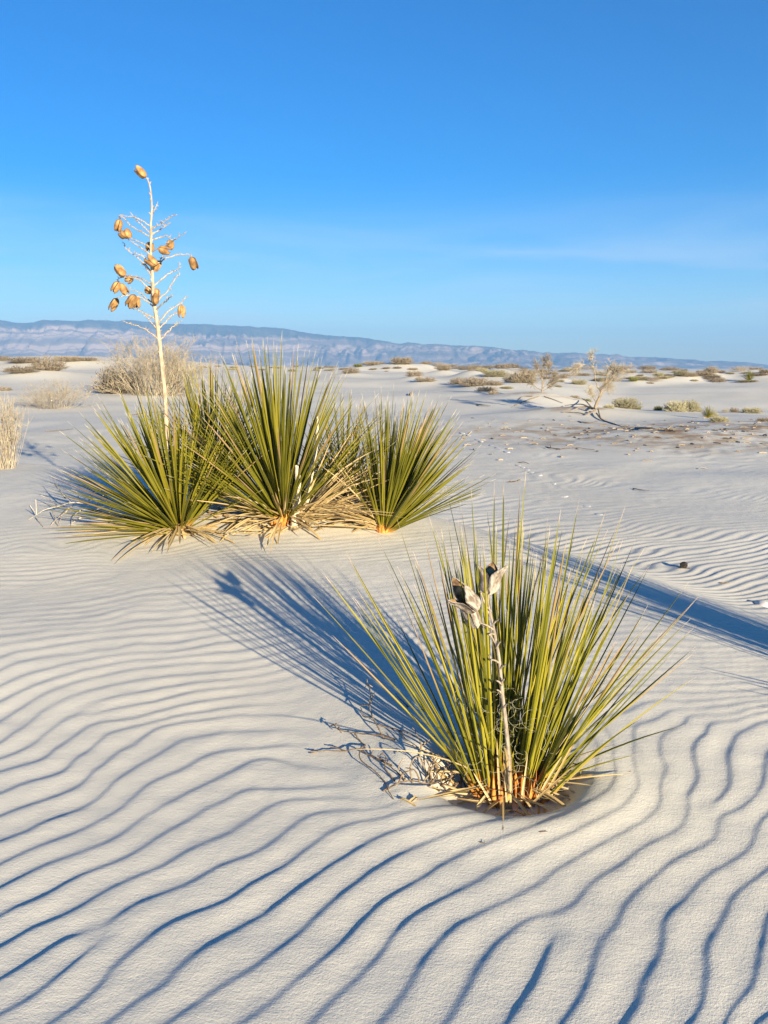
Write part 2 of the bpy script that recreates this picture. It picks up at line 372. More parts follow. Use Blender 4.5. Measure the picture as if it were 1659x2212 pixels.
RY = np.array([2.309,2.346,2.398,2.433,2.442,2.438,2.451,2.447,2.424,2.142,2.179,2.229,2.288,2.338,2.367,2.378,2.379,2.382,2.008,2.048,2.096,2.164,2.236,2.284,2.317,2.346,2.367,2.38,1.852,1.902,1.966,2.024,2.078,2.142,2.194,2.248,2.28,2.309,2.338,2.372,2.389,2.415,2.461,2.493,1.691,1.749,1.813,1.893,1.96,2.024,2.082,2.131,2.179,2.217,2.252,2.288,2.321,2.359,2.407,2.451,2.498,2.545,1.556,1.595,1.654,1.703,1.77,1.835,1.893,1.947,1.992,2.044,2.103,2.157,2.19,2.221,2.264,2.321,2.385,2.433,2.479,2.555,1.547,1.595,1.645,1.698,1.77,1.829,1.881,1.923,1.969,2.021,2.068,2.096,2.142,2.194,2.248,2.313,2.363,2.442,2.498,2.555,1.547,1.608,1.669,1.723,1.775,1.829,1.875,1.917,1.941,1.985,2.041,2.096,2.142,2.198,2.264,2.325,2.389,2.479,2.555,1.556,1.617,1.683,1.743,1.807,1.813,1.858,1.884,1.893,1.905,1.941,1.992,2.051,2.106,2.179,2.233,2.28,2.389,2.461,2.555,1.551,1.599,1.65,1.708,1.775,1.551,1.599,1.669,1.738,1.807,1.858,1.923,1.998,2.058,2.121,2.164,2.213,2.288,2.35,2.372,2.433,2.555,1.551,1.604,1.674,1.728,1.796,1.858,1.905,1.954,2.024,2.078,2.128,2.187,2.256,2.313,2.338,1.551,1.604,1.678,1.764,1.835,1.911,1.992,2.031,2.078,1.608,1.65,1.723,1.818,1.875,1.551,1.568,2.407,2.479,2.555,2.485,2.659,2.813,2.864,2.906,2.552,2.622,2.715,2.463,2.561,2.677,2.469,2.569,2.705,2.833,2.917,2.939,2.983,3.031,3.031,3.054,3.075,2.477,2.613,2.686,2.783,2.844,2.885,2.928,2.977,2.994,2.985,2.996,3.015,2.477,2.552,2.64,2.734,2.793,2.833,2.896,2.933,2.937,2.944,2.955,2.961,2.983,2.994,3.063,3.098,3.116,3.087,3.108,3.12,3.135,3.147,3.172,3.174,3.182,3.178,3.175,3.184,3.222,3.232,3.245,3.257,3.254,3.258,3.274,3.274,3.3,3.3,3.298,3.307,3.327,3.3,3.316,3.33,3.338,3.343,3.352,3.361,3.379,3.393,3.393,3.393,3.403,3.413,3.47,3.464,3.46,3.457,3.46,3.467,3.529,3.523,3.514,3.523,3.595,3.59,3.59,3.575,3.658,3.663,3.634,3.723,3.757,3.723,3.799,3.834,2.486,2.433,2.398,2.346,2.288,2.233,2.179,2.121,2.085,2.054,2.011,1.966,1.929,1.893,2.309,2.24,2.175,2.106,2.061,2.024,1.972,1.929,1.887,1.849,1.786,2.146,2.099,2.044,2.005,1.966,1.938,1.893,1.846,1.824,1.813,1.783,1.738,1.703,1.676,2.001,1.954,1.917,1.878,1.829,1.78,1.743,1.708,1.654,1.595,1.551,1.764,1.713,1.659,1.617,1.573,1.861,1.807,1.754,1.698,1.654,1.617,1.582,1.551,1.65,1.608,1.568,1.547,2.488,2.496,2.493,2.499,2.701,2.644,2.583,2.529,2.468,2.468,2.38,2.334,2.264,2.179,2.128,2.106,2.051,2.001,2.103,2.164,2.221,2.264,2.325,2.38,2.451,2.464,2.534,2.573,2.613,2.675,2.734,2.752,2.767,2.213,2.244,2.264,2.313,2.342,2.389,2.442,2.507,2.555,2.613,2.67,2.734,2.784,2.824,2.853,2.864,2.35,2.385,2.424,2.474,2.526,2.526,2.593,2.67,2.723,2.789,2.864,2.918,2.949,2.97,3.012,2.468,2.52,2.568,2.613,2.685,2.739,2.806,2.876,2.912,2.937,2.968,3,3.032,3.062,3.091,2.603,2.654,2.691,2.75,2.806,2.864,2.918,2.955,2.959,2.981,3.032,3.065,3.105,3.146,3.188,2.691,2.728,2.795,2.864,2.918,2.981,3.032,3.012,3.058,3.085,3.116,3.167,3.21,3.246,3.146,3.181,3.239,3.268,3.298,2.795,2.864,2.949,3.021,3.091,3.16,3.232,3.306,3.344,3.391,2.955,3.065,3.188,3.276,3.336,3.407,3.431,3.464,3.48,3.514,3.119,3.217,3.298,3.375,3.447,3.505,3.534,3.635,3.246,3.344,3.407,3.48,3.539,3.579,3.586,3.614,3.69,3.727,3.391,3.447,3.534,3.565,3.618,3.672,3.681,3.737,3.514,3.574,3.618,3.681,3.737,3.653,3.71,3.776,3.815,3.855,3.895,3.757,3.815,3.865,3.881,3.926,3.978,3.989,4.032,3.861,3.895,3.926,3.951,3.989,4.071,4.109,4.109,4.162,3.926,3.978,3.999,4.043,4.109,4.185,4.189,4.225,3.999,4.049,4.087,4.139,4.201,4.261,4.297,4.087,4.148,4.178,4.232,4.297,4.352,4.359,4.449,4.166,4.237,4.285,4.334,4.41,4.476,4.529,4.237,4.309,4.367,4.423,4.557,4.309,4.372,4.449,4.584,4.392,4.436,4.537,4.669,4.557,4.576,4.713,4.788,4.707,4.757,4.849,4.858,4.912,4.977,4.928,5.067,5.095,5.112,5.244,5.255,5.263,5.3,5.8,6.5,7.5,9,11,5.3,5.8,6.5,7.5,9,11,5.3,5.8,6.5,7.5,9,11,5.3,5.8,6.5,7.5,9,11,2,3,4,2,3,4,3.9,4.3,4.8,5.4,6.2,3.9,4.3,4.8,5.4,6.2,3.9,4.3,4.8,5.4,6.2])
RV = np.array([-0.91,-0.93,-0.94,-0.95,-0.97,-0.99,-1.01,-1.03,-1.04,-1.93,-1.95,-1.96,-1.97,-1.98,-2,-2.01,-2.04,-2.06,-2.96,-2.97,-2.98,-3,-3.01,-3.03,-3.05,-3.09,-3.11,-3.14,-4.01,-4,-4.01,-4.01,-4.02,-4.04,-4.06,-4.08,-4.11,-4.14,-4.17,-4.2,-4.21,-4.22,-4.23,-4.23,-5.05,-5.04,-5.03,-5.03,-5.04,-5.05,-5.07,-5.09,-5.12,-5.14,-5.18,-5.2,-5.23,-5.25,-5.26,-5.26,-5.25,-5.23,-6.07,-6.06,-6.05,-6.05,-6.05,-6.05,-6.06,-6.07,-6.09,-6.12,-6.15,-6.18,-6.22,-6.25,-6.27,-6.3,-6.3,-6.29,-6.27,-6.22,-7.06,-7.05,-7.05,-7.05,-7.05,-7.07,-7.08,-7.1,-7.14,-7.18,-7.23,-7.26,-7.29,-7.33,-7.35,-7.36,-7.35,-7.3,-7.25,-7.21,-8.04,-8.04,-8.04,-8.05,-8.06,-8.08,-8.11,-8.16,-8.22,-8.31,-8.36,-8.38,-8.4,-8.42,-8.42,-8.41,-8.36,-8.25,-8.17,-9.02,-9.02,-9.03,-9.04,-9.07,-9.08,-9.15,-9.24,-9.36,-9.46,-9.48,-9.47,-9.47,-9.49,-9.49,-9.51,-9.52,-9.38,-9.17,-9.09,-9.99,-9.99,-9.97,-9.96,-9.93,-10.95,-10.93,-10.88,-10.81,-10.71,-10.64,-10.59,-10.57,-10.57,-10.57,-10.6,-10.63,-10.66,-10.79,-10.89,-10.96,-11.01,-11.9,-11.87,-11.82,-11.77,-11.72,-11.68,-11.66,-11.65,-11.65,-11.66,-11.69,-11.73,-11.79,-11.85,-11.89,-12.87,-12.84,-12.8,-12.76,-12.73,-12.71,-12.71,-12.72,-12.75,-13.84,-13.82,-13.8,-13.77,-13.76,-14.86,-14.85,-9.97,-10.01,-10.03,-10.01,-10.05,-10.05,-10.05,-10.04,-5.22,-5.19,-5.16,-6.28,-6.22,-6.16,-7.27,-7.2,-7.14,-7.11,-7.1,-7.09,-7.08,-7.08,-7.07,-7.06,-7.06,-8.25,-8.13,-8.12,-8.1,-8.09,-8.08,-8.07,-8.07,-8.07,-8.06,-8.05,-9.05,-9.14,-9.09,-9.09,-9.08,-9.07,-9.07,-9.06,-9.06,-9.05,-10.05,-10.05,-6.11,-6.1,-6.1,-6.09,-6.08,-6.08,-6.07,-6.07,-6.06,-6.06,-6.05,-5.08,-5.08,-5.07,-5.07,-5.06,-5.06,-4.08,-4.08,-4.08,-4.07,-4.07,-4.06,-4.06,-3.08,-3.08,-3.07,-3.07,-3.06,-3.06,-2.09,-2.08,-2.08,-2.08,-2.07,-2.07,-2.06,-1.08,-1.08,-1.08,-1.07,-1.07,-1.07,-0.08,-0.08,-0.08,-0.07,-0.07,-0.07,0.92,0.92,0.93,0.93,1.92,1.92,1.93,1.93,2.92,2.93,2.93,3.92,3.93,3.93,4.92,4.92,0.09,0.12,0.14,0.16,0.19,0.21,0.24,0.28,0.32,0.36,0.39,0.44,0.48,0.51,-0.91,-0.88,-0.84,-0.82,-0.78,-0.73,-0.68,-0.63,-0.56,-0.48,-0.42,-1.93,-1.91,-1.89,-1.86,-1.83,-1.81,-1.79,-1.76,-1.55,-1.46,-1.4,-1.36,-1.34,-1.33,-2.96,-2.96,-2.95,-2.95,-2.97,-3.03,-3.08,-3.13,-3.15,-3.18,-3.2,-2.21,-2.24,-2.25,-2.25,-2.26,-4,-4.01,-4.03,-4.06,-4.08,-4.11,-4.13,-4.14,-5.06,-5.08,-5.09,-5.1,0.09,0.07,0.05,0.02,1.07,1.09,1.12,1.15,1.18,1.18,1.22,1.24,1.27,1.32,1.37,1.4,1.44,1.48,2.46,2.42,2.38,2.34,2.3,2.28,2.25,2.25,2.23,2.2,2.18,2.15,2.12,2.09,2.06,3.45,3.43,3.41,3.39,3.36,3.33,3.31,3.29,3.27,3.25,3.22,3.19,3.16,3.13,3.11,3.09,4.45,4.43,4.4,4.36,4.34,4.34,4.32,4.29,4.27,4.23,4.18,4.15,4.12,4.09,4.05,5.46,5.43,5.4,5.37,5.35,5.33,5.3,5.26,5.21,5.16,5.13,5.1,5.07,5.04,5.02,6.48,6.44,6.42,6.41,6.39,6.37,6.35,6.29,6.23,6.17,6.11,6.08,6.05,6.02,6,7.5,7.48,7.47,7.48,7.48,7.5,7.54,7.32,7.13,7.08,7.05,7.02,7.01,6.99,7.93,7.98,7.98,7.98,7.98,8.54,8.55,8.57,8.62,8.67,8.75,8.85,8.92,8.96,8.96,9.62,9.66,9.73,9.79,9.84,9.88,9.91,9.93,9.94,9.94,10.69,10.73,10.76,10.81,10.85,10.88,10.91,10.93,11.73,11.76,11.78,11.81,11.84,11.86,11.88,11.9,11.91,11.92,12.76,12.77,12.8,12.82,12.85,12.86,12.88,12.89,13.78,13.79,13.8,13.82,13.84,14.79,14.8,14.82,14.83,14.85,14.86,15.8,15.81,15.82,15.83,15.85,15.85,15.86,15.87,16.8,16.81,16.82,16.84,16.84,16.85,16.86,16.87,16.87,17.81,17.82,17.83,17.84,17.84,17.85,17.86,17.87,18.81,18.82,18.83,18.84,18.85,18.85,18.87,19.81,19.83,19.83,19.84,19.85,19.85,19.86,19.87,20.82,20.83,20.84,20.84,20.85,20.85,20.86,21.82,21.83,21.84,21.84,21.86,22.82,22.83,22.84,22.85,23.82,23.83,23.84,23.86,25.83,25.83,25.84,25.86,27.83,27.84,27.85,29.83,29.84,29.85,29.86,32.84,32.84,32.85,35.84,35.85,35.85,34.75,40.44,48.4,59.77,76.82,99.55,33.25,38.93,46.89,58.26,75.31,98.04,31.99,37.67,45.62,56.99,74.04,96.77,30.35,36.02,43.98,55.34,72.39,95.11,-0.57,4.49,15.77,1,6.07,17.36,6.04,12.37,19.03,27.02,37.68,6,11.33,18.99,26.98,37.64,5.98,11.3,18.96,26.96,37.62])
RIPPLE_TURN = 0
FAULTS = [(0.401, 1.841, -2.037, -1), (0.967, 2.387, 0.975, 1), (-0.682, 1.813, -1.939, -1), (-1.099, 3.065, 0.577, 1), (0.378, 2.504, 1.435, 0)]

def ripple_phase(x, y):
    """one unit per sand ripple; thin plate spline through surveyed crests plus forks. Returns phase and its gradient length."""
    dx2 = RX[:, None] - RX[None]; dy2 = RY[:, None] - RY[None]
    r2 = dx2 ** 2 + dy2 ** 2
    n = len(RX)
    M = np.zeros((n + 3, n + 3)); M[:n, :n] = 0.5 * r2 * np.log(r2 + 1e-12) + 2e-3 * np.eye(n)
    Q = np.c_[np.ones(n), RX, RY]; M[:n, n:] = Q; M[n:, :n] = Q.T
    w = np.linalg.solve(M, np.r_[RV, 0, 0, 0])
    ph = np.empty(len(x)); gx = np.empty(len(x)); gy = np.empty(len(x))
    W3 = np.c_[w[:n], w[:n] * RX, w[:n] * RY]
    for i in range(0, len(x), 16000):
        xx = x[i:i + 16000]; yy = y[i:i + 16000]
        r2 = (xx[:, None] - RX) ** 2 + (yy[:, None] - RY) ** 2
        Lg = np.log(r2 + 1e-12)
        ph[i:i + 16000] = (0.5 * r2 * Lg) @ w[:n] + w[n] + w[n + 1] * xx + w[n + 2] * yy
        S = (Lg + 1) @ W3
        gx[i:i + 16000] = xx * S[:, 0] - S[:, 1] + w[n + 1]
        gy[i:i + 16000] = yy * S[:, 0] - S[:, 2] + w[n + 2]
    for cx, cy_, a, s in FAULTS:
        if s:
            d = np.arctan2(y - cy_, x - cx) - a - math.pi
            d = (d + math.pi) % (2 * math.pi) - math.pi
            ph += s * d / (2 * math.pi)
    return ph, np.hypot(gx, gy)

_ty = np.arange(-4, 40, 0.05)
_tx = np.interp(_ty, [-4, 0, 2, 3.59, 5.27, 5.85, 6.8, 9, 10.2, 11.2, 12.2, 14], [4.2, 3.1, 2.35, 1.66, 0.74, 0.42, -0.5, -3.2, -5.8, -10, -20, -60])
_k = np.exp(-0.5 * (np.arange(-30, 31) * 0.05 / 0.4) ** 2); _k /= _k.sum()
_tx = np.convolve(np.pad(_tx, 30, mode='edge'), _k, 'valid')
_fd = np.linspace(0, math.log(6000), 800)
_fz = np.interp(np.exp(_fd), [3, 10, 18, 20.5, 23, 28, 40, 52, 75, 120, 200, 400, 1500, 6000], [0, 0.10, 0.27, 0.25, 0.20, 0.36, 0.84, 0.90, 0.88, 0.92, 0.98, 0.8, 0.0, 0.0])
_k2 = np.exp(-0.5 * (np.arange(-20, 21) / 6.0) ** 2); _k2 /= _k2.sum()
_fz = np.convolve(np.pad(_fz, 20, mode='edge'), _k2, 'valid')
MOUNDS = []                                   # x, y, radius x, radius y, height

def near_side(x, y):
    return (x - np.interp(y, _ty, _tx)) * 0.86

PIT = (0.388, 2.555)
def terrain(x, y, mounds=True):
    x = np.asarray(x, float); y = np.asarray(y, float)
    d = np.hypot(x, y) + 1e-6
    az = np.arctan2(x, y)
    u = near_side(x, y)
    far = np.interp(np.log(d), _fd, _fz)
    far = far - 0.42 * smooth((az - 0.16) / 0.12) * smooth((d - 22) / 8) * smooth((52 - d) / 14)
    far = far - 0.75 * smooth((az + 0.02) / 0.35) * smooth((d - 50) / 25)
    s = smooth(u / 1.25)
    zn = -0.035 * y + 0.11 * 0.6 * np.logaddexp(0, (y - 1.9) / 0.6) - 0.075 * 0.8 * np.logaddexp(0, (y - 6.4) / 0.8)
    grow = smooth((d - 20) / 60)
    dn = fbm(x / 21 + 3.1, y / 15 + 1.7, 5, 3, 0.45)
    dn2 = fbm(x / 90, y / 60, 9, 2)
    zp = -0.12 + far + grow * (0.30 * dn + 0.50 * (0.45 - np.abs(fbm(x / 26 + 0.4 * dn, y / 14 + 7.7, 15, 3, 0.4))) + 0.45 * smooth((0.10 - az) / 0.5)) * np.clip(1.6 - d / 700, 0, 1) + smooth((d - 70) / 150) * 0.5 * dn2 * np.clip(1.6 - d / 900, 0, 1)
    zp = zp + 0.035 * vnoise(x / 2.6, y / 1.9, 3) * smooth((d - 5) / 6) + 0.05 * vnoise(x / 7 + 5, y / 5, 4) * smooth((d - 8) / 8)
    zp = zp + 0.40 * np.exp(-((x - 28) / 14) ** 2 - ((y - 50) / 10) ** 2)                      # broad dune on the right
    zp = zp + 0.75 * np.exp(-((x + 24) / 13) ** 2 - ((y - 62) / 14) ** 2) + 0.55 * np.exp(-((x - 1.5) / 5) ** 2 - ((y - 70) / 9) ** 2) + 0.5 * np.exp(-((x - 9) / 4) ** 2 - ((y - 78) / 8) ** 2)                       # dune on the left
    z = zn * (1 - s) + zp * s
    # dune mound under the clump, hollow round the near plant and its lee ridge
    z = z + 0.07 * np.exp(-((x + 0.95) / 1.3) ** 2 - ((y - 6.35) / 0.5) ** 2) + 0.055 * np.exp(-((x + 0.42) / 0.42) ** 2 - ((y - 6.2) / 0.45) ** 2)
    px, py = x - PIT[0], y - PIT[1]
    pr = np.hypot(px / 1.12, py * 1.05)
    pr = pr + 0.022 * vnoise(x * 9, y * 9, 33)
    z = z - 0.032 * (1 - np.tanh((pr - 0.185) / 0.035)) + 0.012 * np.exp(-((pr - 0.31) / 0.10) ** 2)
    t = (-0.44 * px + 0.90 * py); q = (0.90 * px + 0.44 * py)
    z = z + 0.036 * np.exp(-((q + 0.16 + 0.05 * t) / 0.17) ** 2) * smooth((t + 0.05) / 0.35) * np.exp(-np.clip(t - 0.5, 0, 9) ** 2 / 0.9)
    z = z + 0.012 * vnoise(x * 1.1 + 4, y * 1.1, 21) * smooth((d - 1.0) / 2)
    if mounds:
        for mx, my, rx, ry, h in MOUNDS:
            k = np.nonzero((np.abs(x - mx) < 3 * rx) & (np.abs(y - my) < 3 * ry)) if x.ndim else ()
            if x.ndim:
                z[k] += h * np.exp(-((x[k] - mx) / rx) ** 2 - ((y[k] - my) / ry) ** 2)
            else:
                z = z + h * np.exp(-((x - mx) / rx) ** 2 - ((y - my) / ry) ** 2)
    return z

def pixel_ray(px, py):
    a = (px - PIC_W / 2) / FOCAL_PX; b = -(py - PIC_H / 2) / FOCAL_PX
    c, s = math.cos(PITCH), math.sin(PITCH)
    return np.array([a, c + b * s, -s + b * c])

_TT = np.geomspace(0.8, 600, 5000)
def ground_at(px, py, mounds=True, limit=600):
    """the point of the sand seen at that place of the photograph"""
    for k in range(60):
        r = pixel_ray(px, py + k)
        P = r[None] * _TT[:, None]; zz = P[:, 2] + EYE - terrain(P[:, 0], P[:, 1], mounds)
        i = np.nonzero(zz < 0)[0]
        if len(i) and _TT[i[0]] < limit:
            i = i[0]
            f = zz[i - 1] / (zz[i - 1] - zz[i]); t = _TT[i - 1] + f * (_TT[i] - _TT[i - 1])
            p = r * t
            return Vector((p[0], p[1], float(terrain(np.array([p[0]]), np.array([p[1]]), mounds)[0])))
    raise RuntimeError('no ground at %s %s' % (px, py))

def plane_at(px, py, Y):
    r = pixel_ray(px, py) * (Y / pixel_ray(px, py)[1])
    return np.array([r[0], r[1], r[2] + EYE])

def zg(x, y):
    return float(terrain(np.array([x]), np.array([y]))[0])

# shrubs of the middle and far distance: photo x, y of the foot, width, height (photo px), kind, mound height m, label
SHRUBS = [
 (120,884,140,54,'pale',.10,'low pale dry bush spreading on the open sand below the dark dune scrub'),
 (262,852,90,62,'dry',.12,'dense tan bush at the left foot of the tall wispy bush'),
 (8,786,22,12,'dark',.2,'small brown scrub at the left edge of the dune skyline'),
 (55,792,52,15,'dark',.3,'wide flat scrub on top of the left dune knoll'),
 (104,816,54,34,'dark',.5,'dark rounded scrub hanging down the right side of the left dune knoll'),
 (47,818,52,17,'dark',.2,'low grey scrub part way up the face of the left knoll'),
 (27,805,26,9,'dark',.1,'flat scrub at the left end of the knoll face'),
 (89,815,20,16,'dark',.1,'narrow dark scrub in the gully of the left dune knoll'),
 (149,789,48,11,'dry',.2,'long straw scrub on the skyline right of the dark knoll'),
 (190,788,32,9,'dark',.2,'small dark scrub on the skyline left of the tall wispy bush'),
 (8,846,24,10,'dark',.1,'little grey scrub cut by the left edge of the picture'),
 (758,813,30,15,'dark',.3,'dark round scrub with a blue shadow right of the tall yucca leaf tips'),
 (773,801,18,7,'green',.2,'tiny olive scrub above the dark round scrub'),
 (808,799,44,10,'dry',.3,'long russet scrub low on the dune skyline'),
 (868,802,44,17,'dry',.6,'peaked tan scrub crowning the central dune hummock'),
 (895,822,30,15,'dark',.4,'round brown scrub with a dark left side on the central dune face'),
 (919,831,36,13,'dark',.3,'flat brown scrub lowest on the central dune face'),
 (920,796,24,8,'dark',.3,'small dark scrub between two pale skyline hummocks'),
 (944,794,28,10,'dry',.5,'tan scrub on the hummock right of the central dune top'),
 (959,809,28,15,'dry',.4,'round tan scrub on the slope under the right hummock'),
 (978,796,16,7,'dark',.3,'small dark scrub on the skyline just past the right hummock'),
 (994,795,20,7,'dark',.3,'dark scrub on the skyline above the long brown thicket'),
 (1035,799,40,7,'dark',.3,'wide dark scrub line on the skyline above the brown thicket'),
 (1061,800,24,7,'dark',.3,'short dark scrub at the right end of the skyline scrub line'),
 (1086,806,30,13,'dark',.6,'dark scrub leaning off the left side of a pale knoll'),
 (1107,802,24,12,'dark',.6,'dark brown scrub on top of the pale knoll'),
 (1128,801,20,7,'dark',.3,'little scrub right of the pale knoll'),
 (1018,816,30,13,'dry',.6,'tan scrub on a small pale hummock above the brown thicket'),
 (996,836,40,18,'dark',.2,'left end clump of the brown thicket'),
 (1027,842,52,24,'dark',.3,'tallest twiggy clump in the middle of the brown thicket'),
 (1052,850,38,13,'dark',.2,'low clump running down the right of the brown thicket'),
 (1066,860,18,10,'dark',.05,'last small clump at the lower tip of the brown thicket'),
 (1068,840,30,12,'dark',.1,'brown clump above the lower tip of the thicket'),
 (1070,821,46,17,'sage',.3,'grey green scrub spread on the slope left of the small bare tree'),
 (1040,812,28,12,'sage',.3,'grey scrub patch beside the tan hummock'),
 (1094,844,24,6,'sage',.05,'flat grey tuft on the sand left of the small bare tree'),
 (1108,833,38,14,'sage',.2,'low sage scrub close to the left of the small bare tree'),
 (1130,834,54,28,'dry',.2,'wispy tan bush touching the left side of the small bare tree'),
 (1211,824,28,10,'dark',.3,'dark flat scrub between the two bare trees'),
 (1250,833,28,13,'sage',.1,'grey bush behind the trunk of the leaning bare tree'),
 (1330,827,42,13,'pale',.1,'pale scrub right of the leaning bare tree'),
 (1368,830,16,11,'green',.1,'small olive bush right of the pale scrub'),
 (1384,828,28,10,'sage',.2,'sage scrub right next to the olive bush'),
 (1424,823,18,11,'sage',.2,'round sage scrub left of the far bush pair'),
 (1436,825,24,6,'sage',.1,'flat sage tuft in front of the round sage scrub'),
 (1470,821,28,13,'sage',.3,'broad sage scrub in the middle of the right dune hollow'),
 (1489,820,16,7,'dry',.1,'small straw tuft right of the broad sage scrub'),
 (1535,816,24,16,'dark',.4,'dark upright scrub standing over the right dune crest'),
 (1265,799,50,6,'dry',.3,'long thin tan scrub on the skyline behind the leaning tree'),
 (1236,802,30,7,'dry',.3,'tan skyline scrub left of the leaning bare tree'),
 (1323,801,16,6,'green',.2,'tiny green scrub on the skyline right of the leaning tree'),
 (1362,810,20,7,'dark',.2,'small dark scrub half way between skyline and olive bush'),
 (1399,803,30,10,'dry',.7,'tan scrub on the tallest pale hummock to the right'),
 (1446,806,32,9,'dark',.6,'dark scrub capping the second pale hummock to the right'),
 (1475,807,16,5,'dark',.2,'small dark scrub just right of the second pale hummock'),
 (1514,808,16,6,'dark',.2,'small dark scrub left of the upright scrub on the crest'),
 (1558,806,14,6,'dark',.2,'small dark skyline scrub right of the upright scrub'),
 (1598,810,42,10,'dry',.3,'long tan scrub on the skyline behind the crest yucca'),
 (1632,806,22,6,'dark',.2,'dark scrub low on the skyline right of the crest yucca'),
 (1653,813,22,9,'dry',.2,'tan scrub at the far right end of the dune crest'),
 (1351,889,48,27,'sage',.10,'round yellow grey sagebush right of the leaning bare tree'),
 (1376,887,14,9,'green',.03,'little yellow green tuft touching the round sagebush'),
 (1421,890,17,11,'green',.03,'small dark green tuft well left of the pale sagebush pair'),
 (1442,891,13,13,'dark',.03,'small dark bush tucked left of the pale sagebush pair'),
 (1459,893,38,26,'sage',.10,'left bush of the pale sagebush pair on the flat'),
 (1489,893,34,27,'sage',.10,'right bush of the pale sagebush pair on the flat'),
 (1506,892,15,12,'sage',.03,'small bush at the right foot of the sagebush pair'),
 (1553,912,32,14,'sage',.03,'flat grey bush right below the bright green yucca'),
 (1541,902,16,12,'sage',.02,'small pale bush leaning on the bright green yucca'),
 (1567,893,14,8,'dry',.03,'small reddish brown tuft right of the bright green yucca'),
 (1586,893,14,13,'dark',.03,'upright brown tuft among the bushes at right'),
 (1623,894,34,13,'sage',.06,'wide yellow grey bush near the right edge of the flat'),
 (1651,912,24,11,'dark',.05,'dark low bush cut by the right edge of the picture'),
 (1315,893,22,10,'sage',.02,'small grey bush in the shadow right of the leaning tree'),
 (1241,866,18,10,'dry',.05,'small tan scrub on the root mound left of the leaning tree'),
 (1267,873,18,8,'green',.03,'yellow green tuft just left of the leaning tree trunk'),
]
# tiny tufts that nothing tells apart, strewn along the far dunes
TUFTS = [(440,794,14,5),(470,792,12,4),(505,795,16,5),(545,793,12,4),(590,795,14,5),(640,792,12,4),(690,796,16,5),(715,799,12,5),(745,798,12,5),(835,803,10,4),(1150,806,16,6),(1172,803,14,5),(1196,808,16,6),
         (1215,803,14,5),(1290,806,14,5),(1307,812,16,6),(1345,803,12,4),(1383,812,12,5),(1418,811,14,5),(1450,814,12,5),(1499,812,14,5),(1523,805,12,4),(1577,808,14,5),(1610,806,12,4),(1180,818,18,8),(1290,822,16,7),(1205,836,14,6),(1356,818,14,6),(1404,828,12,5),(1500,823,12,5)]

_rt = random.Random(23)
for _ in range(26):
    TUFTS.append((_rt.uniform(1120, 1655), _rt.uniform(801, 826) , _rt.uniform(14, 34), _rt.uniform(5, 11)))
for _ in range(16):
    TUFTS.append((_rt.uniform(430, 1100), _rt.uniform(793, 803), _rt.uniform(10, 26), _rt.uniform(4, 7)))

SHRUB_AT = []
for (px, py, w, h, kind, mh, lab) in SHRUBS:
    p = ground_at(px, py, False)
    d = math.hypot(p.x, p.y)
    wm = w * d / FOCAL_PX
    SHRUB_AT.append((p.x, p.y, wm, h * d / FOCAL_PX, kind, lab))
    if mh:
        MOUNDS.append((p.x, p.y, max(1.3 * wm, .5), max(1.5 * wm, .6), mh * .8 * min(1, d / 60)))
tree_a = ground_at(1170, 868, False); MOUNDS.append((tree_a.x, tree_a.y, 2.1, 1.7, 0.30))
tree_b = ground_at(1284, 897, False); MOUNDS.append((tree_b.x - .5, tree_b.y, 1.9, 1.4, 0.20))
brown = ground_at(1570, 932, False)

# ------------------------------------------------------------------ the sand: one sheet out to the foot of the mountains
def ring_radii():
    r = [0.02, 0.2, 0.45, 0.7, 0.9, 1.05]
    while r[-1] < 4300:
        d = r[-1]
        if d < 5: step = max(0.0032, (d * d + 1.7) * 0.0015 / 1.25)
        elif d < 17: step = d * d * 0.00085 / 1.25
        elif d < 70: step = 0.0135 * d
        else: step = 0.035 * d
        r.append(d + step)
    return np.array(r)
rr = ring_radii()
az = np.concatenate([np.arange(-39, 39.001, math.degrees(0.00165)), np.arange(41, 320, 4.0)])
az = np.radians(az)
NR, NA = len(rr), len(az)
gx = (rr[:, None] * np.sin(az)[None]).ravel(); gy = (rr[:, None] * np.cos(az)[None]).ravel()
gz = terrain(gx, gy)
gd = np.hypot(gx, gy)
uu = near_side(gx, gy)

def ripple_profile(ph, w):
    t = ph - np.floor(ph + 0.5)                # -0.5..0.5, steep lee side round 0
    a = np.abs(t)
    fall = -0.5 * np.sin(math.pi * t / w)
    rise = np.where(t > 0, -0.5 * np.cos(math.pi * (t - w / 2) / (1 - w)), 0.5 * np.cos(math.pi * (-t - w / 2) / (1 - w)))
    return np.where(a < w / 2, fall, rise)

k = np.nonzero((gd < 14) & (uu < 0.75) & (gy > -1.5) & (gd > 0.6))[0]
x, y = gx[k], gy[k]
ph, gl = ripple_phase(x, y)
ph = ph + 0.05 * fbm(x * 5, y * 5, 31, 2)
lam = np.clip(1 / np.maximum(gl, 1e-3), 0.045, 0.125)
amp = np.interp(y, [1, 2.2, 2.7, 3.4, 4.3, 7, 9, 12], [1.0, 1.0, 0.95, 0.86, 0.80, 0.66, 0.3, 0])
amp = np.where(x > 0.45, np.maximum(amp, 0.9 * smooth((x - 0.45) / 0.4) * np.interp(y, [3.2, 4.2], [1, .75])), amp)
px, py = x - PIT[0], y - PIT[1]
t_, q_ = -0.44 * px + 0.90 * py, 0.90 * px + 0.44 * py
amp = amp * (1 - 0.97 * np.exp(-((q_ + 0.30) / 0.24) ** 4) * smooth((t_ + 0.10) / 0.25) * smooth((1.35 - t_) / 0.6))
amp = amp * smooth((np.hypot(px / 1.12, py * 1.05) - 0.17) / 0.12)
amp = amp * smooth(np.hypot((x + 0.95) / 1.75, (y - 6.45) / 0.62) - 0.85)
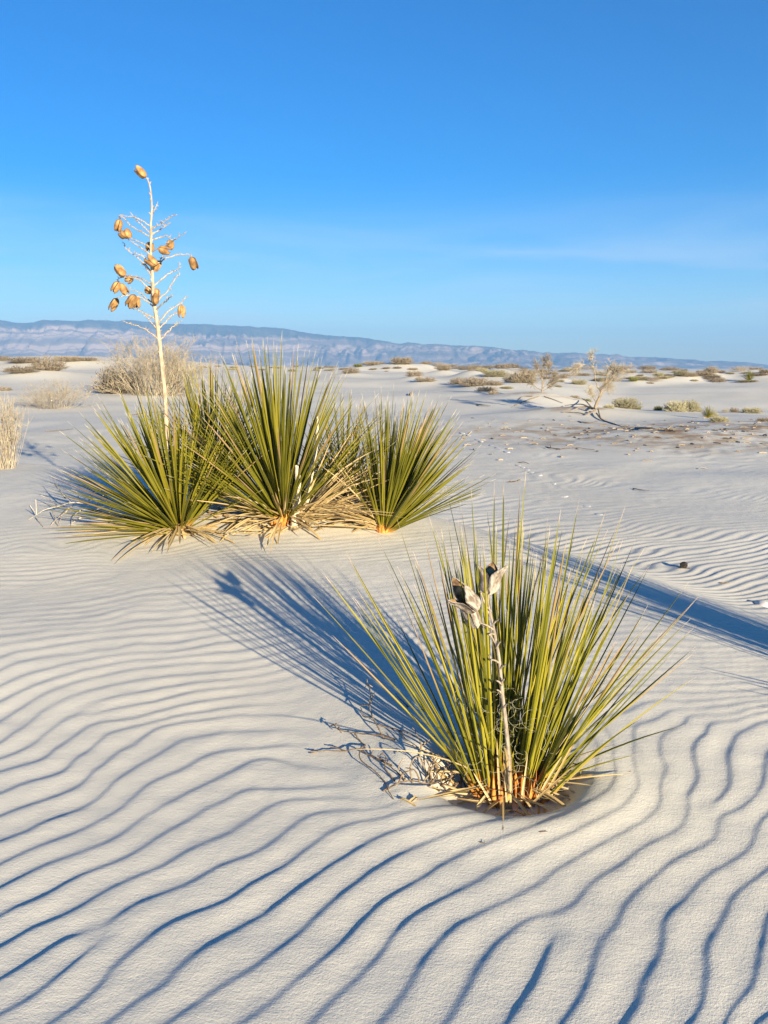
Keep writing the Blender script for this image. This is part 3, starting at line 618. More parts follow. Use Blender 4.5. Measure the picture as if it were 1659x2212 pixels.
amp = amp * (1 - smooth((uu[k] - 0.15) / 0.5))
amp = amp * (0.90 + 0.32 * vnoise(x * 2.6, y * 2.6, 41) + 0.12 * vnoise(x * 7, y * 7, 43))
for cx, cy_, a_, s_ in FAULTS:
    if s_: amp = amp * smooth((np.hypot(x - cx, y - cy_) - 0.005) / 0.07)
gz[k] += ripple_profile(ph, 0.25) * lam * 0.045 * amp
# wider, broken ripples on the flat beyond the dune edge
k = np.nonzero((gd > 2.5) & (gd < 26) & (uu > 0.2) & (gy > 0.5))[0]
x, y = gx[k], gy[k]
ph = 40 * np.log(np.maximum(y, .6)) - 6.0 * x * np.exp(-((y - 5.0) / 3.4) ** 2) - 0.55 * x + 1.9 * fbm(x / 1.5, y / 1.1, 51, 3) + 0.2 * fbm(x * 2.2, y * 2.2, 55, 2)
lam = y / 40
amp = smooth((uu[k] - 0.25) / 0.7) * (0.45 + 0.75 * smooth(0.5 + 0.9 * fbm(x / 2.6, y / 2.0, 61, 2))) * np.interp(gd[k], [3, 12, 17, 22], [1, 0.8, 0.45, 0])
gz[k] += ripple_profile(ph, 0.46) * lam * 0.042 * amp
# fine unevenness
k = np.nonzero(gd < 12)[0]
gz[k] += 0.0016 * fbm(gx[k] * 7, gy[k] * 7, 71, 3)

litter = np.zeros(len(gx))
litter = np.maximum(litter, smooth(1.25 - np.hypot((gx - brown.x) / 5.5, (gy - brown.y - 0.5) / 3.6)))
litter = np.maximum(litter, 0.75 * smooth(1.2 - np.hypot((gx - tree_a.x) / 1.9, (gy - tree_a.y) / 1.1)))
litter = np.maximum(litter, 0.85 * smooth(1.2 - np.hypot((gx - tree_b.x + .5) / 1.7, (gy - tree_b.y) / 0.9)))
litter = np.maximum(litter, 0.6 * smooth((gd - 60) / 60) * smooth((250 - gd) / 60) * smooth(fbm(gx / 9, gy / 7, 81, 3) - .1))
litter = np.maximum(litter, 0.16 * smooth(1.2 - np.hypot((gx + 0.95) / 1.6, (gy - 6.25) / 0.5)))

idx = np.arange(NR * NA).reshape(NR, NA)
a = idx[:-1]; b = np.roll(idx[:-1], -1, axis=1); c = np.roll(idx[1:], -1, axis=1); d = idx[1:]
quads = np.stack([a, d, c, b], axis=-1).reshape(-1, 4)
ground = link('sand_ground', mesh_np('sand_ground', np.stack([gx, gy, gz], -1), quads, attrs={'litter': litter}), SAND)
tag(ground, 'white rippled gypsum sand of the dune field', kind='structure')

# ------------------------------------------------------------------ mountains
SKYLINE = [(-900,700),(-500,690),(-200,700),(0,693),(30,698),(50,697),(75,697),(100,694),(140,693),(190,692),(240,693),(280,692),(320,695),(360,699),(400,700),(450,701),(490,704),(540,704),(580,708),(620,711),(650,717),(680,721),(720,724),
           (760,727),(800,731),(830,738),(862,742),(880,740),(910,744),(960,745),(1010,747),(1060,751),(1100,755),(1130,756),(1160,762),(1180,761),(1240,762),(1270,766),(1300,764),(1330,769),(1362,772),(1400,771),(1440,774),(1500,778),(1530,781),(1560,780),(1600,783),(1630,785),(1659,788),(1900,790),(2300,780),(2700,775)]
MT_D = 3400.0
sk_x = np.array([plane_at(p[0], p[1], MT_D)[0] for p in SKYLINE]); sk_z = np.array([plane_at(p[0], p[1], MT_D)[2] for p in SKYLINE])
mx_ = np.linspace(-2350, 2350, 900); my_ = np.concatenate([np.linspace(2800, 3480, 190), np.linspace(3500, 3750, 10)])
MX, MY = np.meshgrid(mx_, my_)
Hs = np.interp(MX * MT_D / np.maximum(MY, 3000) * 0 + MX, sk_x, sk_z) + 2.6 * fbm(MX / 55, MY / 500, 91, 5)
v = (MY - 2800) / (MT_D - 2800)
ridge = 1 - np.abs(fbm(MX / 190 + 0.7 * vnoise(MX / 300, MY / 300, 7), MY / 330, 93, 4, 0.55))
fine = 1 - np.abs(fbm(MX / 60, MY / 150, 97, 4, 0.6))
big = vnoise(MX / 420 + 2.2, MY / 900, 99)
vv = v + 0.36 * (ridge - 0.72) + 0.07 * (fine - 0.7) + 0.24 * big
prof = np.interp(vv, [0.0, 0.12, 0.34, 0.46, 0.53, 0.66, 0.78, 1.0, 1.3], [0.0, 0.07, 0.27, 0.39, 0.56, 0.70, 0.90, 1.0, 1.0])
cap = np.interp(v, [0.75, 1.0], [0.0, 1.0]) ** 2
prof = prof * (1 - cap) + cap
MZ = -12 + (Hs + 12) * prof + (2.2 * fbm(MX / 30, MY / 40, 101, 3)) * np.clip(v * 3, 0, 1) * (1 - cap)
back = smooth((MY - MT_D - 20) / 330)
MZ = MZ * (1 - back) - 20 * back
edge = smooth((np.abs(MX) - 2100) / 250)
MZ = MZ * (1 - edge) - 20 * edge
ii = np.arange(MX.size).reshape(MX.shape)
mq = np.stack([ii[:-1, :-1], ii[:-1, 1:], ii[1:, 1:], ii[1:, :-1]], -1).reshape(-1, 4)
m, nt, bs, node = material('mountain_rock')
geo = node('ShaderNodeNewGeometry'); sep = node('ShaderNodeSeparateXYZ'); nt.links.new(geo.outputs['Position'], sep.inputs[0])
sepn = node('ShaderNodeSeparateXYZ'); nt.links.new(geo.outputs['True Normal'], sepn.inputs[0])
w1 = noise(nt, node, 0.009, 5); w2 = noise(nt, node, 0.03, 5)
def madd(a_, k_, c_):
    n_ = node('ShaderNodeMath', operation='MULTIPLY_ADD')
    nt.links.new(a_, n_.inputs[0]); n_.inputs[1].default_value = k_
    if hasattr(c_, 'is_output'): nt.links.new(c_, n_.inputs[2])
    else: n_.inputs[2].default_value = c_
    return n_.outputs[0]
zz_ = madd(w1, 60.0, sep.outputs['Z'])
layer = node('ShaderNodeTexNoise'); layer.noise_dimensions = '1D'; layer.inputs['Scale'].default_value = 0.045; layer.inputs['Detail'].default_value = 4
nt.links.new(zz_, layer.inputs['W'])
rock = mixrgb(nt, node, rng_map(nt, node, layer.outputs[0], 0.40, 0.62), (0.14, 0.11, 0.095), (0.38, 0.285, 0.225))
scrub = mixrgb(nt, node, rng_map(nt, node, w2, 0.35, 0.65), (0.09, 0.085, 0.065), (0.23, 0.18, 0.13))
steep = rng_map(nt, node, sepn.outputs['Z'], 0.93, 0.84)
col = mixrgb(nt, node, steep, scrub, rock)
forest = rng_map(nt, node, madd(sep.outputs['X'], 0.042, zz_), 118, 136)
col = mixrgb(nt, node, forest, col, mixrgb(nt, node, rng_map(nt, node, w2, 0.4, 0.62), (0.022, 0.032, 0.022), (0.06, 0.06, 0.04)))
nt.links.new(col, bs.inputs['Base Color']); bs.inputs['Roughness'].default_value = 0.95; bs.inputs['Specular IOR Level'].default_value = 0.1
bump(nt, node, bs, noise(nt, node, 0.06, 6, rough=0.65), 0.8, 6.0)
mnt = link('mountain_range', mesh_np('mountain_range', np.stack([MX, MY, MZ], -1), mq), m)
tag(mnt, 'long hazy mountain range with pale cliff bands and dark forested top', kind='structure')

# ------------------------------------------------------------------ the air
hv = np.array([[sx * 4700, sy_, z_] for z_ in (-26, 203) for sx, sy_ in ((-1, -4700), (1, -4700), (1, 4700), (-1, 4700))])
haze = link('haze', mesh_np('haze', hv, [(3, 2, 1, 0), (4, 5, 6, 7), (0, 1, 5, 4), (1, 2, 6, 5), (2, 3, 7, 6), (3, 0, 4, 7)], smooth_shade=False))
tag(haze, 'thin blue air between the dunes and the mountains', kind='stuff')
hm = bpy.data.materials.new('thin_air'); hm.use_nodes = True
ht = hm.node_tree; ht.nodes.clear()
ho = ht.nodes.new('ShaderNodeOutputMaterial'); hp = ht.nodes.new('ShaderNodeVolumePrincipled')
hp.inputs['Color'].default_value = (0.28, 0.55, 1.0, 1)
hp.inputs['Density'].default_value = HAZE_DENSITY = 0.00038
hp.inputs['Anisotropy'].default_value = 0.0
ht.links.new(hp.outputs[0], ho.inputs['Volume'])
haze.data.materials.append(hm)

# ------------------------------------------------------------------ yucca leaves
def leaf_mesh(bend, twist, width=0.0145, segs=9):
    """closed blade of unit length along z: channelled upper face (+y), keeled back, needle tip"""
    zs = np.linspace(0, 1, segs + 1) ** 0.95
    V, E = [], []
    for i, z in enumerate(zs):
        w = width * np.interp(z, [0, 0.035, 0.09, 0.35, 0.75, 0.94, 1.0], [1.9, 1.35, 0.85, 1.0, 0.78, 0.30, 0.02])
        th = width * np.interp(z, [0, .1, 1], [0.55, 0.32, 0.05])
        off = -bend * z * z
        c, s = math.cos(twist * z), math.sin(twist * z)
        for (px, py), e_ in (((-w / 2, w * 0.20), 1), ((0, 0), 0), ((w / 2, w * 0.20), 1), ((0, -th), 0.2)):
            V.append((c * px - s * py, off + s * px + c * py, z)); E.append(e_)
    Q = []
    for i in range(segs):
        for j in range(4):
            a_, b_ = i * 4 + j, i * 4 + (j + 1) % 4
            Q.append((a_, b_, b_ + 4, a_ + 4))
    return mesh_np('leaf', V, Q, smooth_shade=False, attrs={'edge': E})

def leaf_set(mat, bends, n=10):
    out = []
    r = random.Random(3)
    for i in range(n):
        me = leaf_mesh(bends[0] + (bends[1] - bends[0]) * i / (n - 1), r.uniform(-.7, .7))
        me.materials.append(mat)
        out.append(me)
    return out
LEAVES_NEAR = leaf_set(LEAF_NEAR, (-0.05, 0.11), 14)
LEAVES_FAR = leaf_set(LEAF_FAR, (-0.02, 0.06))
LEAVES_DRY = leaf_set(LEAF_DRY, (0.0, 0.30))
LEAVES_FLAT = leaf_set(LEAF_DRY, (-0.03, 0.05))

def basis(zdir, up):
    z = Vector(zdir).normalized()
    y = Vector(up) - z * Vector(up).dot(z)
    if y.length < 1e-4:
        y = Vector((0, 1, 0)) - z * z.y
    y.normalize()
    x = y.cross(z)
    return Matrix((x, y, z)).transposed()

def place_leaf(parent, meshes, base, zdir, up, length, width_scale, name='leaf', r=random):
    o = bpy.data.objects.new(name, r.choice(meshes))
    COL.objects.link(o)
    m3 = basis(zdir, up) @ Matrix.Diagonal((width_scale, width_scale, length))
    M4 = m3.to_4x4(); M4.translation = Vector(base)
    o.matrix_local = M4
    o.parent = parent
    return o

def rosette(root, r, n, L, th0, th1, lean=(0, 0), spread=0.05, stem=0.05, meshes=None, dead=0, width=1.0, power=0.75, dead_th=(75, 115), origin=(0, 0, 0), dead_len=.8, jitter=6, dead_az=None, keep_clear=False):
    meshes = meshes or LEAVES_FAR
    axis = Vector((lean[0], lean[1], 1)).normalized()
    rot = Vector((0, 0, 1)).rotation_difference(axis).to_matrix()
    o = Vector(origin)
    for i in range(n):
        f = (i + 0.5) / n
        th = R(th0 + (th1 - th0) * f ** power + r.gauss(0, jitter * (.4 + .6 * f)))
        ph = 2.39996 * i + r.gauss(0, 0.2)
        dirv = rot @ Vector((math.sin(th) * math.cos(ph), math.sin(th) * math.sin(ph), math.cos(th)))
        if keep_clear and dirv.y < -0.02 and abs((o.x + dirv.x * .5) - 0.0) < .075: continue
        if dirv.z < 0.03: dirv.z = 0.03 + r.random() * .1
        b = o + rot @ Vector((spread * math.sqrt(f) * math.cos(ph), spread * math.sqrt(f) * math.sin(ph), stem * (1 - f) + 0.01))
        ln = L * r.uniform(0.80, 1.08) * (1 - 0.16 * f)
        if r.random() < .06: ln *= .7
        place_leaf(root, meshes, b, dirv, axis, ln, width * r.uniform(0.8, 1.15), r=r)
    for i in range(dead):
        th = R(r.uniform(*dead_th)); ph = r.uniform(0, 2 * math.pi) if dead_az is None else R(r.uniform(*dead_az))
        dirv = Vector((math.sin(th) * math.cos(ph), math.sin(th) * math.sin(ph), max(math.cos(th), -.02)))
        b = o + Vector((spread * math.cos(ph) * .8, spread * math.sin(ph) * .8, 0.02 + r.random() * 0.05))
        place_leaf(root, LEAVES_DRY if r.random() < .6 else LEAVES_FLAT, b, dirv, (0, 0, 1), L * dead_len * r.uniform(0.5, 1.0), width * r.uniform(0.7, 1.2), name='dry_leaf', r=r)

def pod_valve(length, rad, half_angle, flare, split, seed, lobes=1):
    """one valve of a capsule: a curved shell with thickness, base at z=0, hinge side at +x"""
    r = random.Random(seed)
    nu, nv = 9, 7
    O, I = [], []
    for iu in range(nu):
        u = iu / (nu - 1)
        prof = rad * np.interp(u, [0, .06, .18, .5, .8, .93, 1.0], [.28, .66, .92, 1.0, .90, .66, .40])
        close = 1.0 if u < split else 1 - ((u - split) / (1 - split)) ** 1.4
        out = flare * max(0, u - split * 0.7) ** 2 * length
        for iv in range(nv):
            s = (iv / (nv - 1)) * 2 - 1
            a = half_angle * s * (0.25 + 0.75 * close)
            rr_ = prof * (1 - 0.10 * (abs(math.cos(lobes * math.pi * s)) ** 6)) * (1 + r.uniform(-.03, .03))
            p = Vector((rr_ * math.cos(a) + out, rr_ * math.sin(a), u * length - 0.25 * out))
            nrm = Vector((math.cos(a), math.sin(a), 0))
            O.append(p); I.append(p - nrm * rad * 0.13)
    V = O + I
    n0 = nu * nv
    outer, inner = [], []
    for iu in range(nu - 1):
        for iv in range(nv - 1):
            a, b, c, d = iu * nv + iv, iu * nv + iv + 1, (iu + 1) * nv + iv + 1, (iu + 1) * nv + iv
            outer.append((a, b, c, d)); inner.append((d + n0, c + n0, b + n0, a + n0))
    rim = []
    for iu in range(nu - 1):
        for iv in (0, nv - 1):
            a, b = iu * nv + iv, (iu + 1) * nv + iv
            rim.append((a, b, b + n0, a + n0))
    for iv in range(nv - 1):
        for iu in (0, nu - 1):
            a, b = iu * nv + iv, iu * nv + iv + 1
            rim.append((a, b, b + n0, a + n0))
    return [tuple(v) for v in V], outer + rim, inner

def valve_object(name, args, mats, parent, rot_z, shift=0.0):
    V, outer, inner = pod_valve(*args)
    me = bpy.data.meshes.new(name)
    me.from_pydata(V, [], outer + inner)
    me.materials.append(mats[0]); me.materials.append(mats[1])
    for i, p in enumerate(me.polygons):
        p.use_smooth = True
        p.material_index = 0 if i < len(outer) else 1
    me.update()
    o = link(name, me, None, parent)
    o.rotation_euler = (0, 0, rot_z)
    return o

def pod_mesh(length, rad, flare, seed):
    """three valves and a core in one mesh, for the small hanging capsules"""
    V, F, mi = [], [], []
    r = random.Random(seed)
    for k in range(3):
        v_, o_, i_ = pod_valve(length, rad, R(57), flare * r.uniform(.5, 1.3), r.uniform(.60, .80), seed * 7 + k, 1)
        a = k * 2 * math.pi / 3 + r.uniform(-.1, .1); n0 = len(V)
        for p in v_:
            V.append((p[0] * math.cos(a) - p[1] * math.sin(a), p[0] * math.sin(a) + p[1] * math.cos(a), p[2]))
        F += [tuple(j + n0 for j in f) for f in o_] + [tuple(j + n0 for j in f) for f in i_]
        mi += [0] * len(o_) + [1] * len(i_)
    me = bpy.data.meshes.new('seed_pod')
    me.from_pydata(V, [], F)
    me.materials.append(POD); me.materials.append(POD_IN)
    for p, m_ in zip(me.polygons, mi):
        p.material_index = m_; p.use_smooth = True
    me.update()
    return me

# ------------------------------------------------------------------ the near yucca
r = random.Random(21)
near_base = Vector((PIT[0] + 0.0, PIT[1] + 0.02, zg(PIT[0], PIT[1] + 0.02) - 0.005))
root = empty('yucca_plant', near_base)
tag(root, 'bright yellow green yucca alone in a foreground sand hollow with three grey open pods', 'yucca', 'yucca plants on the dunes')
for (ox, oy, n, lean, th1, L) in ((-0.035, -0.01, 62, (-0.08, 0.06), 25, 0.90), (0.055, 0.015, 76, (0.15, 0.06), 28, 0.90), (0.0, 0.055, 52, (0.05, 0.14), 25, 0.93), (0.085, -0.02, 24, (0.28, 0.0), 28, 0.70)):
    rosette(root, r, n, L, 2, th1, lean, 0.062, 0.05, LEAVES_NEAR, 0, 0.70, 0.75, keep_clear=True, origin=(ox, oy, 0), jitter=4)
for (az_, th, ln) in ((178, 38, .84), (172, 35, .88), (185, 41, .72), (160, 34, .88), (174, 30, .9), (4, 47, .68), (-6, 44, .70), (10, 40, .76), (5, 36, .82), (-8, 52, .52), (195, 33, .80), (-12, 58, .36)):
    th, a_ = R(th), R(az_)
    sx_ = 1 if abs(az_) < 90 else -1
    place_leaf(root, LEAVES_NEAR, (sx_ * .07 + (.02 if sx_ > 0 else 0), 0, .015), (math.sin(th) * math.cos(a_), math.sin(th) * math.sin(a_), math.cos(th)), (0, 0, 1), ln, .78, r=r)
rosette(root, r, 0, .8, 0, 0, spread=0.09, dead=13, dead_th=(18, 52), dead_len=.72, width=.6, meshes=LEAVES_NEAR, origin=(.02, .03, 0))
rosette(root, r, 0, .8, 0, 0, spread=0.11, dead=44, dead_th=(70, 100), dead_len=.42, width=.7, meshes=LEAVES_NEAR)
for az_, th, ln in ((-100, 30, .22), (-80, 22, .2), (-95, 40, .24), (-60, 35, .26), (-120, 45, .2), (-70, 55, .3), (-45, 30, .34), (-30, 42, .36), (-110, 15, .26)):
    th, a_ = R(th), R(az_)
    place_leaf(root, LEAVES_FLAT, (.12 * math.cos(a_) + .02, .09 * math.sin(a_), .0), (math.sin(th) * math.cos(a_), math.sin(th) * math.sin(a_) * .5, math.cos(th)), (0, -1, .3), ln, .5, name='dry_leaf', r=r)
# matted dead leaves and litter half buried round the crown
for i in range(46):
    a_ = r.uniform(0, 6.283); q = r.uniform(.09, .21)
    p0 = (q * math.cos(a_) + .02, q * .85 * math.sin(a_), r.uniform(-.012, .012))
    d_ = r.uniform(-1.3, 1.3) + a_
    place_leaf(root, LEAVES_DRY if r.random() < .5 else LEAVES_FLAT, p0, (math.cos(d_), math.sin(d_), r.uniform(-.02, .38)), (0, 0, 1), r.uniform(.07, .24), r.uniform(.35, .75), name='dry_leaf', r=r)
# orange leaf bases packed round the crown
ob = plain('orange_leaf_base', (0.55, 0.17, 0.03), (0.62, 0.32, 0.08), 60, b=.3)
for ox, oy, s_ in ((-.025, -.055, .8), (.06, -.05, .7)):
    bt = Batch()
    for i in range(8):
        a_ = i * 2 * math.pi / 8 + r.random() * .4
        p0 = Vector((ox + .030 * s_ * math.cos(a_), oy + .030 * s_ * math.sin(a_), -.02)); p1 = Vector((ox + .042 * s_ * math.cos(a_), oy + .042 * s_ * math.sin(a_), .035 + r.random() * .02)); p2 = Vector((ox + .05 * s_ * math.cos(a_), oy + .05 * s_ * math.sin(a_), .07 + r.random() * .02))
        bt.tube([p0, p1, p2 + Vector((0, 0, r.uniform(0, .03)))], [.010, .0085, .002], 5)
    link('leaf_base', bt.mesh('leaf_base'), ob, root)
# curly fibres
bt = Batch()
for i in range(170):
    a_ = r.uniform(0, 2 * math.pi); q = r.uniform(.02, .17); z0 = r.uniform(.05, .36)
    c = Vector((q * math.cos(a_) + .02, q * math.sin(a_), z0)); rad = r.uniform(.012, .035); tilt = r.uniform(0, 6.3)
    pts = []
    for t in np.linspace(0, r.uniform(1.5, 5), 9):
        pts.append((c.x + rad * math.cos(t + tilt) * (1 + .1 * t), c.y + rad * .6 * math.sin(t * .7 + tilt), c.z + rad * math.sin(t + tilt)))
    bt.tube(pts, .00045, 3)
tag(link('leaf_fibre', bt.mesh('leaf_fibre'), FIBRE, root), kind='stuff')

NP = near_base
def loc(px, py, dy=0.0):
    p = plane_at(px, py, NP.y + dy)
    return Vector(p) - NP
sp = [loc(1102, 1712, -.08), loc(1099, 1640, -.12), loc(1092, 1560, -.14), loc(1085, 1500, -.15), loc(1079, 1430, -.16), loc(1072, 1388, -.16), loc(1064, 1345, -.16), loc(1054, 1300, -.16), loc(1056, 1272, -.16)]
bt = Batch()
bt.tube(resample(sp, 30), np.interp(np.linspace(0, 1, 30), [0, .3, .6, 1], [.0078, .0062, .0048, .0026]), 8)
for (x0, y0, x1, y1) in ((1066, 1360, 1035, 1345), (1078, 1432, 1060, 1425), (1060, 1425, 1056, 1415), (1082, 1478, 1090, 1466), (1072, 1400, 1082, 1385), (1085, 1500, 1073, 1490), (1084, 1480, 1072, 1470), (1080, 1445, 1094, 1436), (1068, 1370, 1055, 1372), (1064, 1350, 1078, 1338), (1060, 1320, 1050, 1312), (1088, 1530, 1096, 1520)):
    a_, b_ = loc(x0, y0, -.16), loc(x1, y1, -.18)
    bt.tube(resample([a_, (a_ + b_) / 2 + Vector((0, 0, .003)), b_], 5), [.004, .0035, .003, .0028, .002], 5)
bt.tube(resample([loc(1072, 1392, -.16), loc(1050, 1358, -.155), loc(1034, 1342, -.16), loc(1026, 1336, -.16)], 10), .0032, 6)
bt.tube(resample([loc(1064, 1345, -.16), loc(1050, 1310, -.16), loc(1038, 1280, -.16)], 8), .0028, 6)
link('flower_stalk', bt.mesh('flower_stalk'), STALK_GREY, root)

def near_pod(base, tip, rad, flare, valves, seed, half=58):
    e_ = bpy.data.objects.new('seed_pod', None); COL.objects.link(e_); e_.parent = root; e_.empty_display_size = .05
    b_, t_ = base, tip
    L = (t_ - b_).length
    M4 = basis(t_ - b_, (0.3, -1, .2)).to_4x4(); M4.translation = b_
    e_.matrix_local = M4
    rr2 = random.Random(seed)
    for k in range(valves):
        valve_object('pod_valve', (L * rr2.uniform(.92, 1.06), rad, R(half), flare * rr2.uniform(.7, 1.3), rr2.uniform(.52, .66), seed + k), (POD_GREY, POD_GREY_IN), e_, k * 2 * math.pi / valves + rr2.uniform(-.1, .1))
near_pod(loc(1056, 1284, -.16), loc(1059, 1212, -.14), .034, 1.0, 3, 5)
near_pod(loc(1030, 1316, -.16), loc(982, 1274, -.20), .034, 1.05, 3, 15)
near_pod(loc(1030, 1356, -.16), loc(1004, 1298, -.17), .024, .15, 3, 25, 62)

# ------------------------------------------------------------------ the clump behind
def clump_base(px, py, sink=.01):
    p = ground_at(px, py)
    return Vector((p.x, p.y, p.z - sink))

r = random.Random(5)
b = clump_base(388, 1146)
left = empty('yucca_plant', b)
tag(left, 'green yucca at the left end of the clump carrying the tall bleached pod stalk', 'yucca', 'yucca plants on the dunes')
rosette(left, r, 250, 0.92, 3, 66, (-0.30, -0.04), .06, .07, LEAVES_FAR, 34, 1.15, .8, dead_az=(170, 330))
LB = Vector(b)
def lloc(px, py, dy=0.0):
    return Vector(plane_at(px, py, LB.y + dy)) - LB
def cr(cx, cy_, dy=0.0):                # place measured on the enlarged stalk
    return lloc(199.1 + .18 * cx, 331.8 + .18 * cy_, dy)
stalk = empty('flower_stalk', (0, 0, 0)); stalk.parent = left
S = [lloc(378, 1120, .02), lloc(372, 1040, .03), lloc(364, 985, .03), lloc(360, 920, .03), lloc(356, 850, .03), lloc(349, 780, .03), cr(800, 2200, .03), cr(780, 2020, .03), cr(757, 1880, .03), cr(735, 1700, .03), cr(728, 1560, .03), cr(718, 1400, .03), cr(706, 1180, .03), cr(708, 1000, .03), cr(705, 850, .03), cr(716, 680, .03), cr(710, 520, .03), cr(690, 380, .03), cr(655, 290, .03)]
SR = [.0165, .0165, .016, .0155, .015, .0145, .014, .0135, .0128, .0118, .0108, .0098, .009, .008, .0072, .0062, .0054, .0046, .004]
bt = Batch()
pts = resample(S, 110); rad = np.interp(np.linspace(0, len(S) - 1, 110), range(len(S)), SR)
rad = rad * (1 + .10 * np.sin(np.arange(110) * 2.4))
bt.tube(pts, rad, 8)
for i in range(8, 108, 3):               # bract scars along the stalk
    a_ = r.uniform(0, 6.28); p = Vector(pts[i]); rd = rad[i]
    q = p + Vector((math.cos(a_) * (rd + .012), math.sin(a_) * (rd + .012), .014))
    bt.tube([p + Vector((math.cos(a_) * rd * .6, math.sin(a_) * rd * .6, 0)), (p + q) / 2, q], [.006, .004, .001], 4)
link('stalk_stem', bt.mesh('stalk_stem'), STALK, stalk)
BR = [((700,870),(520,770),(350,742)),((700,1000),(500,890),(345,750),(330,790)),((700,960),(600,860),(480,740)),((712,905),(860,820),(1005,725)),((712,975),(850,890),(940,830)),((712,1040),(880,990),(930,1010),(940,1040)),((705,1120),(540,1050),(450,1000),(410,960)),((705,1220),(560,1110),(440,1040)),
 ((710,1420),(580,1280),(430,1160),(380,1080)),((716,1360),(850,1280),(1000,1225),(1140,1205),(1185,1240)),((706,1180),(850,1110),(960,1050),(1105,955)),((726,1570),(560,1490),(480,1480),(400,1470)),((730,1660),(600,1540),(500,1490),(340,1490),(300,1540)),((728,1600),(880,1470),(1000,1400),(1065,1330)),
 ((740,1810),(900,1650),(1000,1500),(1045,1440)),((740,1800),(600,1700),(450,1620)),((745,1840),(560,1720),(400,1705),(300,1735)),((755,1880),(890,1770),(960,1700)),((780,2050),(930,1880),(1050,1810),(1130,1710)),((785,2110),(930,1970),(1020,1910)),((770,1990),(620,1910),(470,1850)),((782,2110),(690,2000),(640,1940)),
 ((795,2230),(620,2100),(400,2020)),((800,2250),(940,2110),(1050,2020)),((712,760),(740,690),(785,610)),((700,1340),(600,1230),(500,1190)),((720,1480),(640,1360),(600,1310)),((716,1300),(800,1290),(850,1230))]
rb = random.Random(17)
ends = {}
for i, br in enumerate(BR):
    depth = rb.uniform(-.22, .22)
    p = [cr(q[0], q[1], .03 + depth * (j / (len(br) - 1)) ** 1.0) for j, q in enumerate(br)]
    ends[i] = depth
    n = 16
    pp = resample(p, n)
    pp = pp + np.array([[rb.gauss(0, .0025), rb.gauss(0, .003), rb.gauss(0, .0025)] for _ in range(n)]) * np.minimum(1, np.arange(n) / 3)[:, None]
    bt = Batch(); bt.tube(pp, np.linspace(.0048, .0022, n), 5)
    for j in range(3, n, 1):
        if rb.random() < .75:
            d_ = Vector((rb.uniform(-1, 1), rb.uniform(-1, 1), rb.uniform(-.2, 1))).normalized()
            q0 = Vector(pp[j]); bt.tube([q0, q0 + d_ * .010, q0 + d_ * rb.uniform(.014, .026)], [.0028, .0022, .0010], 4)
    link('stalk_branch', bt.mesh('stalk_branch'), STALK, stalk)
PODS = [  # foot and tip on the enlarged picture, depth, radius, flare
 ((640,285),(525,165),0.03,.029,.35),((335,790),(295,930),None,.026,.1),((440,1015),(400,915),-.1,.030,.5),((395,1010),(335,945),-.12,.024,.5),((940,1035),(938,1150),.1,.026,.2),((795,1140),(935,1180),-.1,.028,.35),((700,1060),(690,1180),.08,.029,.2),
 ((770,1345),(655,1245),-.06,.032,.6),((740,1410),(800,1290),.06,.027,.5),((1185,1240),(1240,1390),0.12,.028,.6),((390,1470),(285,1345),-.06,.029,.2),((480,1480),(410,1540),.05,.025,.3),((320,1540),(250,1660),-.12,.026,.35),((330,1560),(420,1690),-.08,.025,.4),
 ((305,1740),(220,1880),.1,.026,.15),((520,1700),(430,1840),-.1,.032,.2),((530,1710),(535,1850),-.04,.026,.4),((760,1810),(750,1680),-.05,.028,.3),((690,1590),(665,1680),.07,.026,.4),((775,1620),(770,1720),.09,.024,.3),((1075,1815),(1072,1965),.08,.027,.15)]
for i, (a_, t_, dep, rad_, fl) in enumerate(PODS):
    dep = .05 if dep is None else dep
    A, Tt = cr(*a_, .03 + dep), cr(*t_, .03 + dep + .01)
    o = link('seed_pod', pod_mesh((Tt - A).length * 1.05, rad_, fl, 31 + i), None, stalk)
    M4 = basis(Tt - A, (rb.uniform(-1, 1), -1, .1)).to_4x4(); M4.translation = A
    o.matrix_local = M4

r = random.Random(6)
b = clump_base(612, 1124)
mid = empty('yucca_plant', b)
tag(mid, 'largest green yucca in the middle of the clump beside pale broken trunks', 'yucca', 'yucca plants on the dunes')
rosette(mid, r, 296, 1.13, 2, 60, (-0.13, -0.03), .06, .10, LEAVES_FAR, 60, 1.16, .85, dead_th=(58, 96), dead_len=.62, dead_az=(190, 390))
rosette(mid, r, 0, 1.0, 0, 0, dead=95, dead_th=(28, 84), dead_len=.78, dead_az=(-48, 12), origin=(.10, -.08, 0), spread=.05)
MB = Vector(b)
def mloc(px, py, dy=0.0): return Vector(plane_at(px, py, MB.y + dy)) - MB
for pl, rads in (([(638,1135),(641,1085),(644,1040),(641,1006)], [.034,.028,.024,.014]), ([(655,1125),(663,1080),(668,1030),(672,1002)], [.022,.020,.017,.008]), ([(604,1060),(602,1010),(601,975),(598,955)], [.015,.013,.012,.007]), ([(664,1085),(674,1020),(684,960),(686,900)], [.013,.012,.011,.006])):
    p = [mloc(px, py, -.10 - .02 * i) for i, (px, py) in enumerate(pl)]
    bt = Batch(); pp = resample(p, 14); bt.tube(pp, np.interp(np.linspace(0, 3, 14), range(4), rads) * (1 + .08 * np.sin(np.arange(14) * 1.9)), 9)
    link('broken_trunk', bt.mesh('broken_trunk'), STUMP, mid)
bt = Batch()
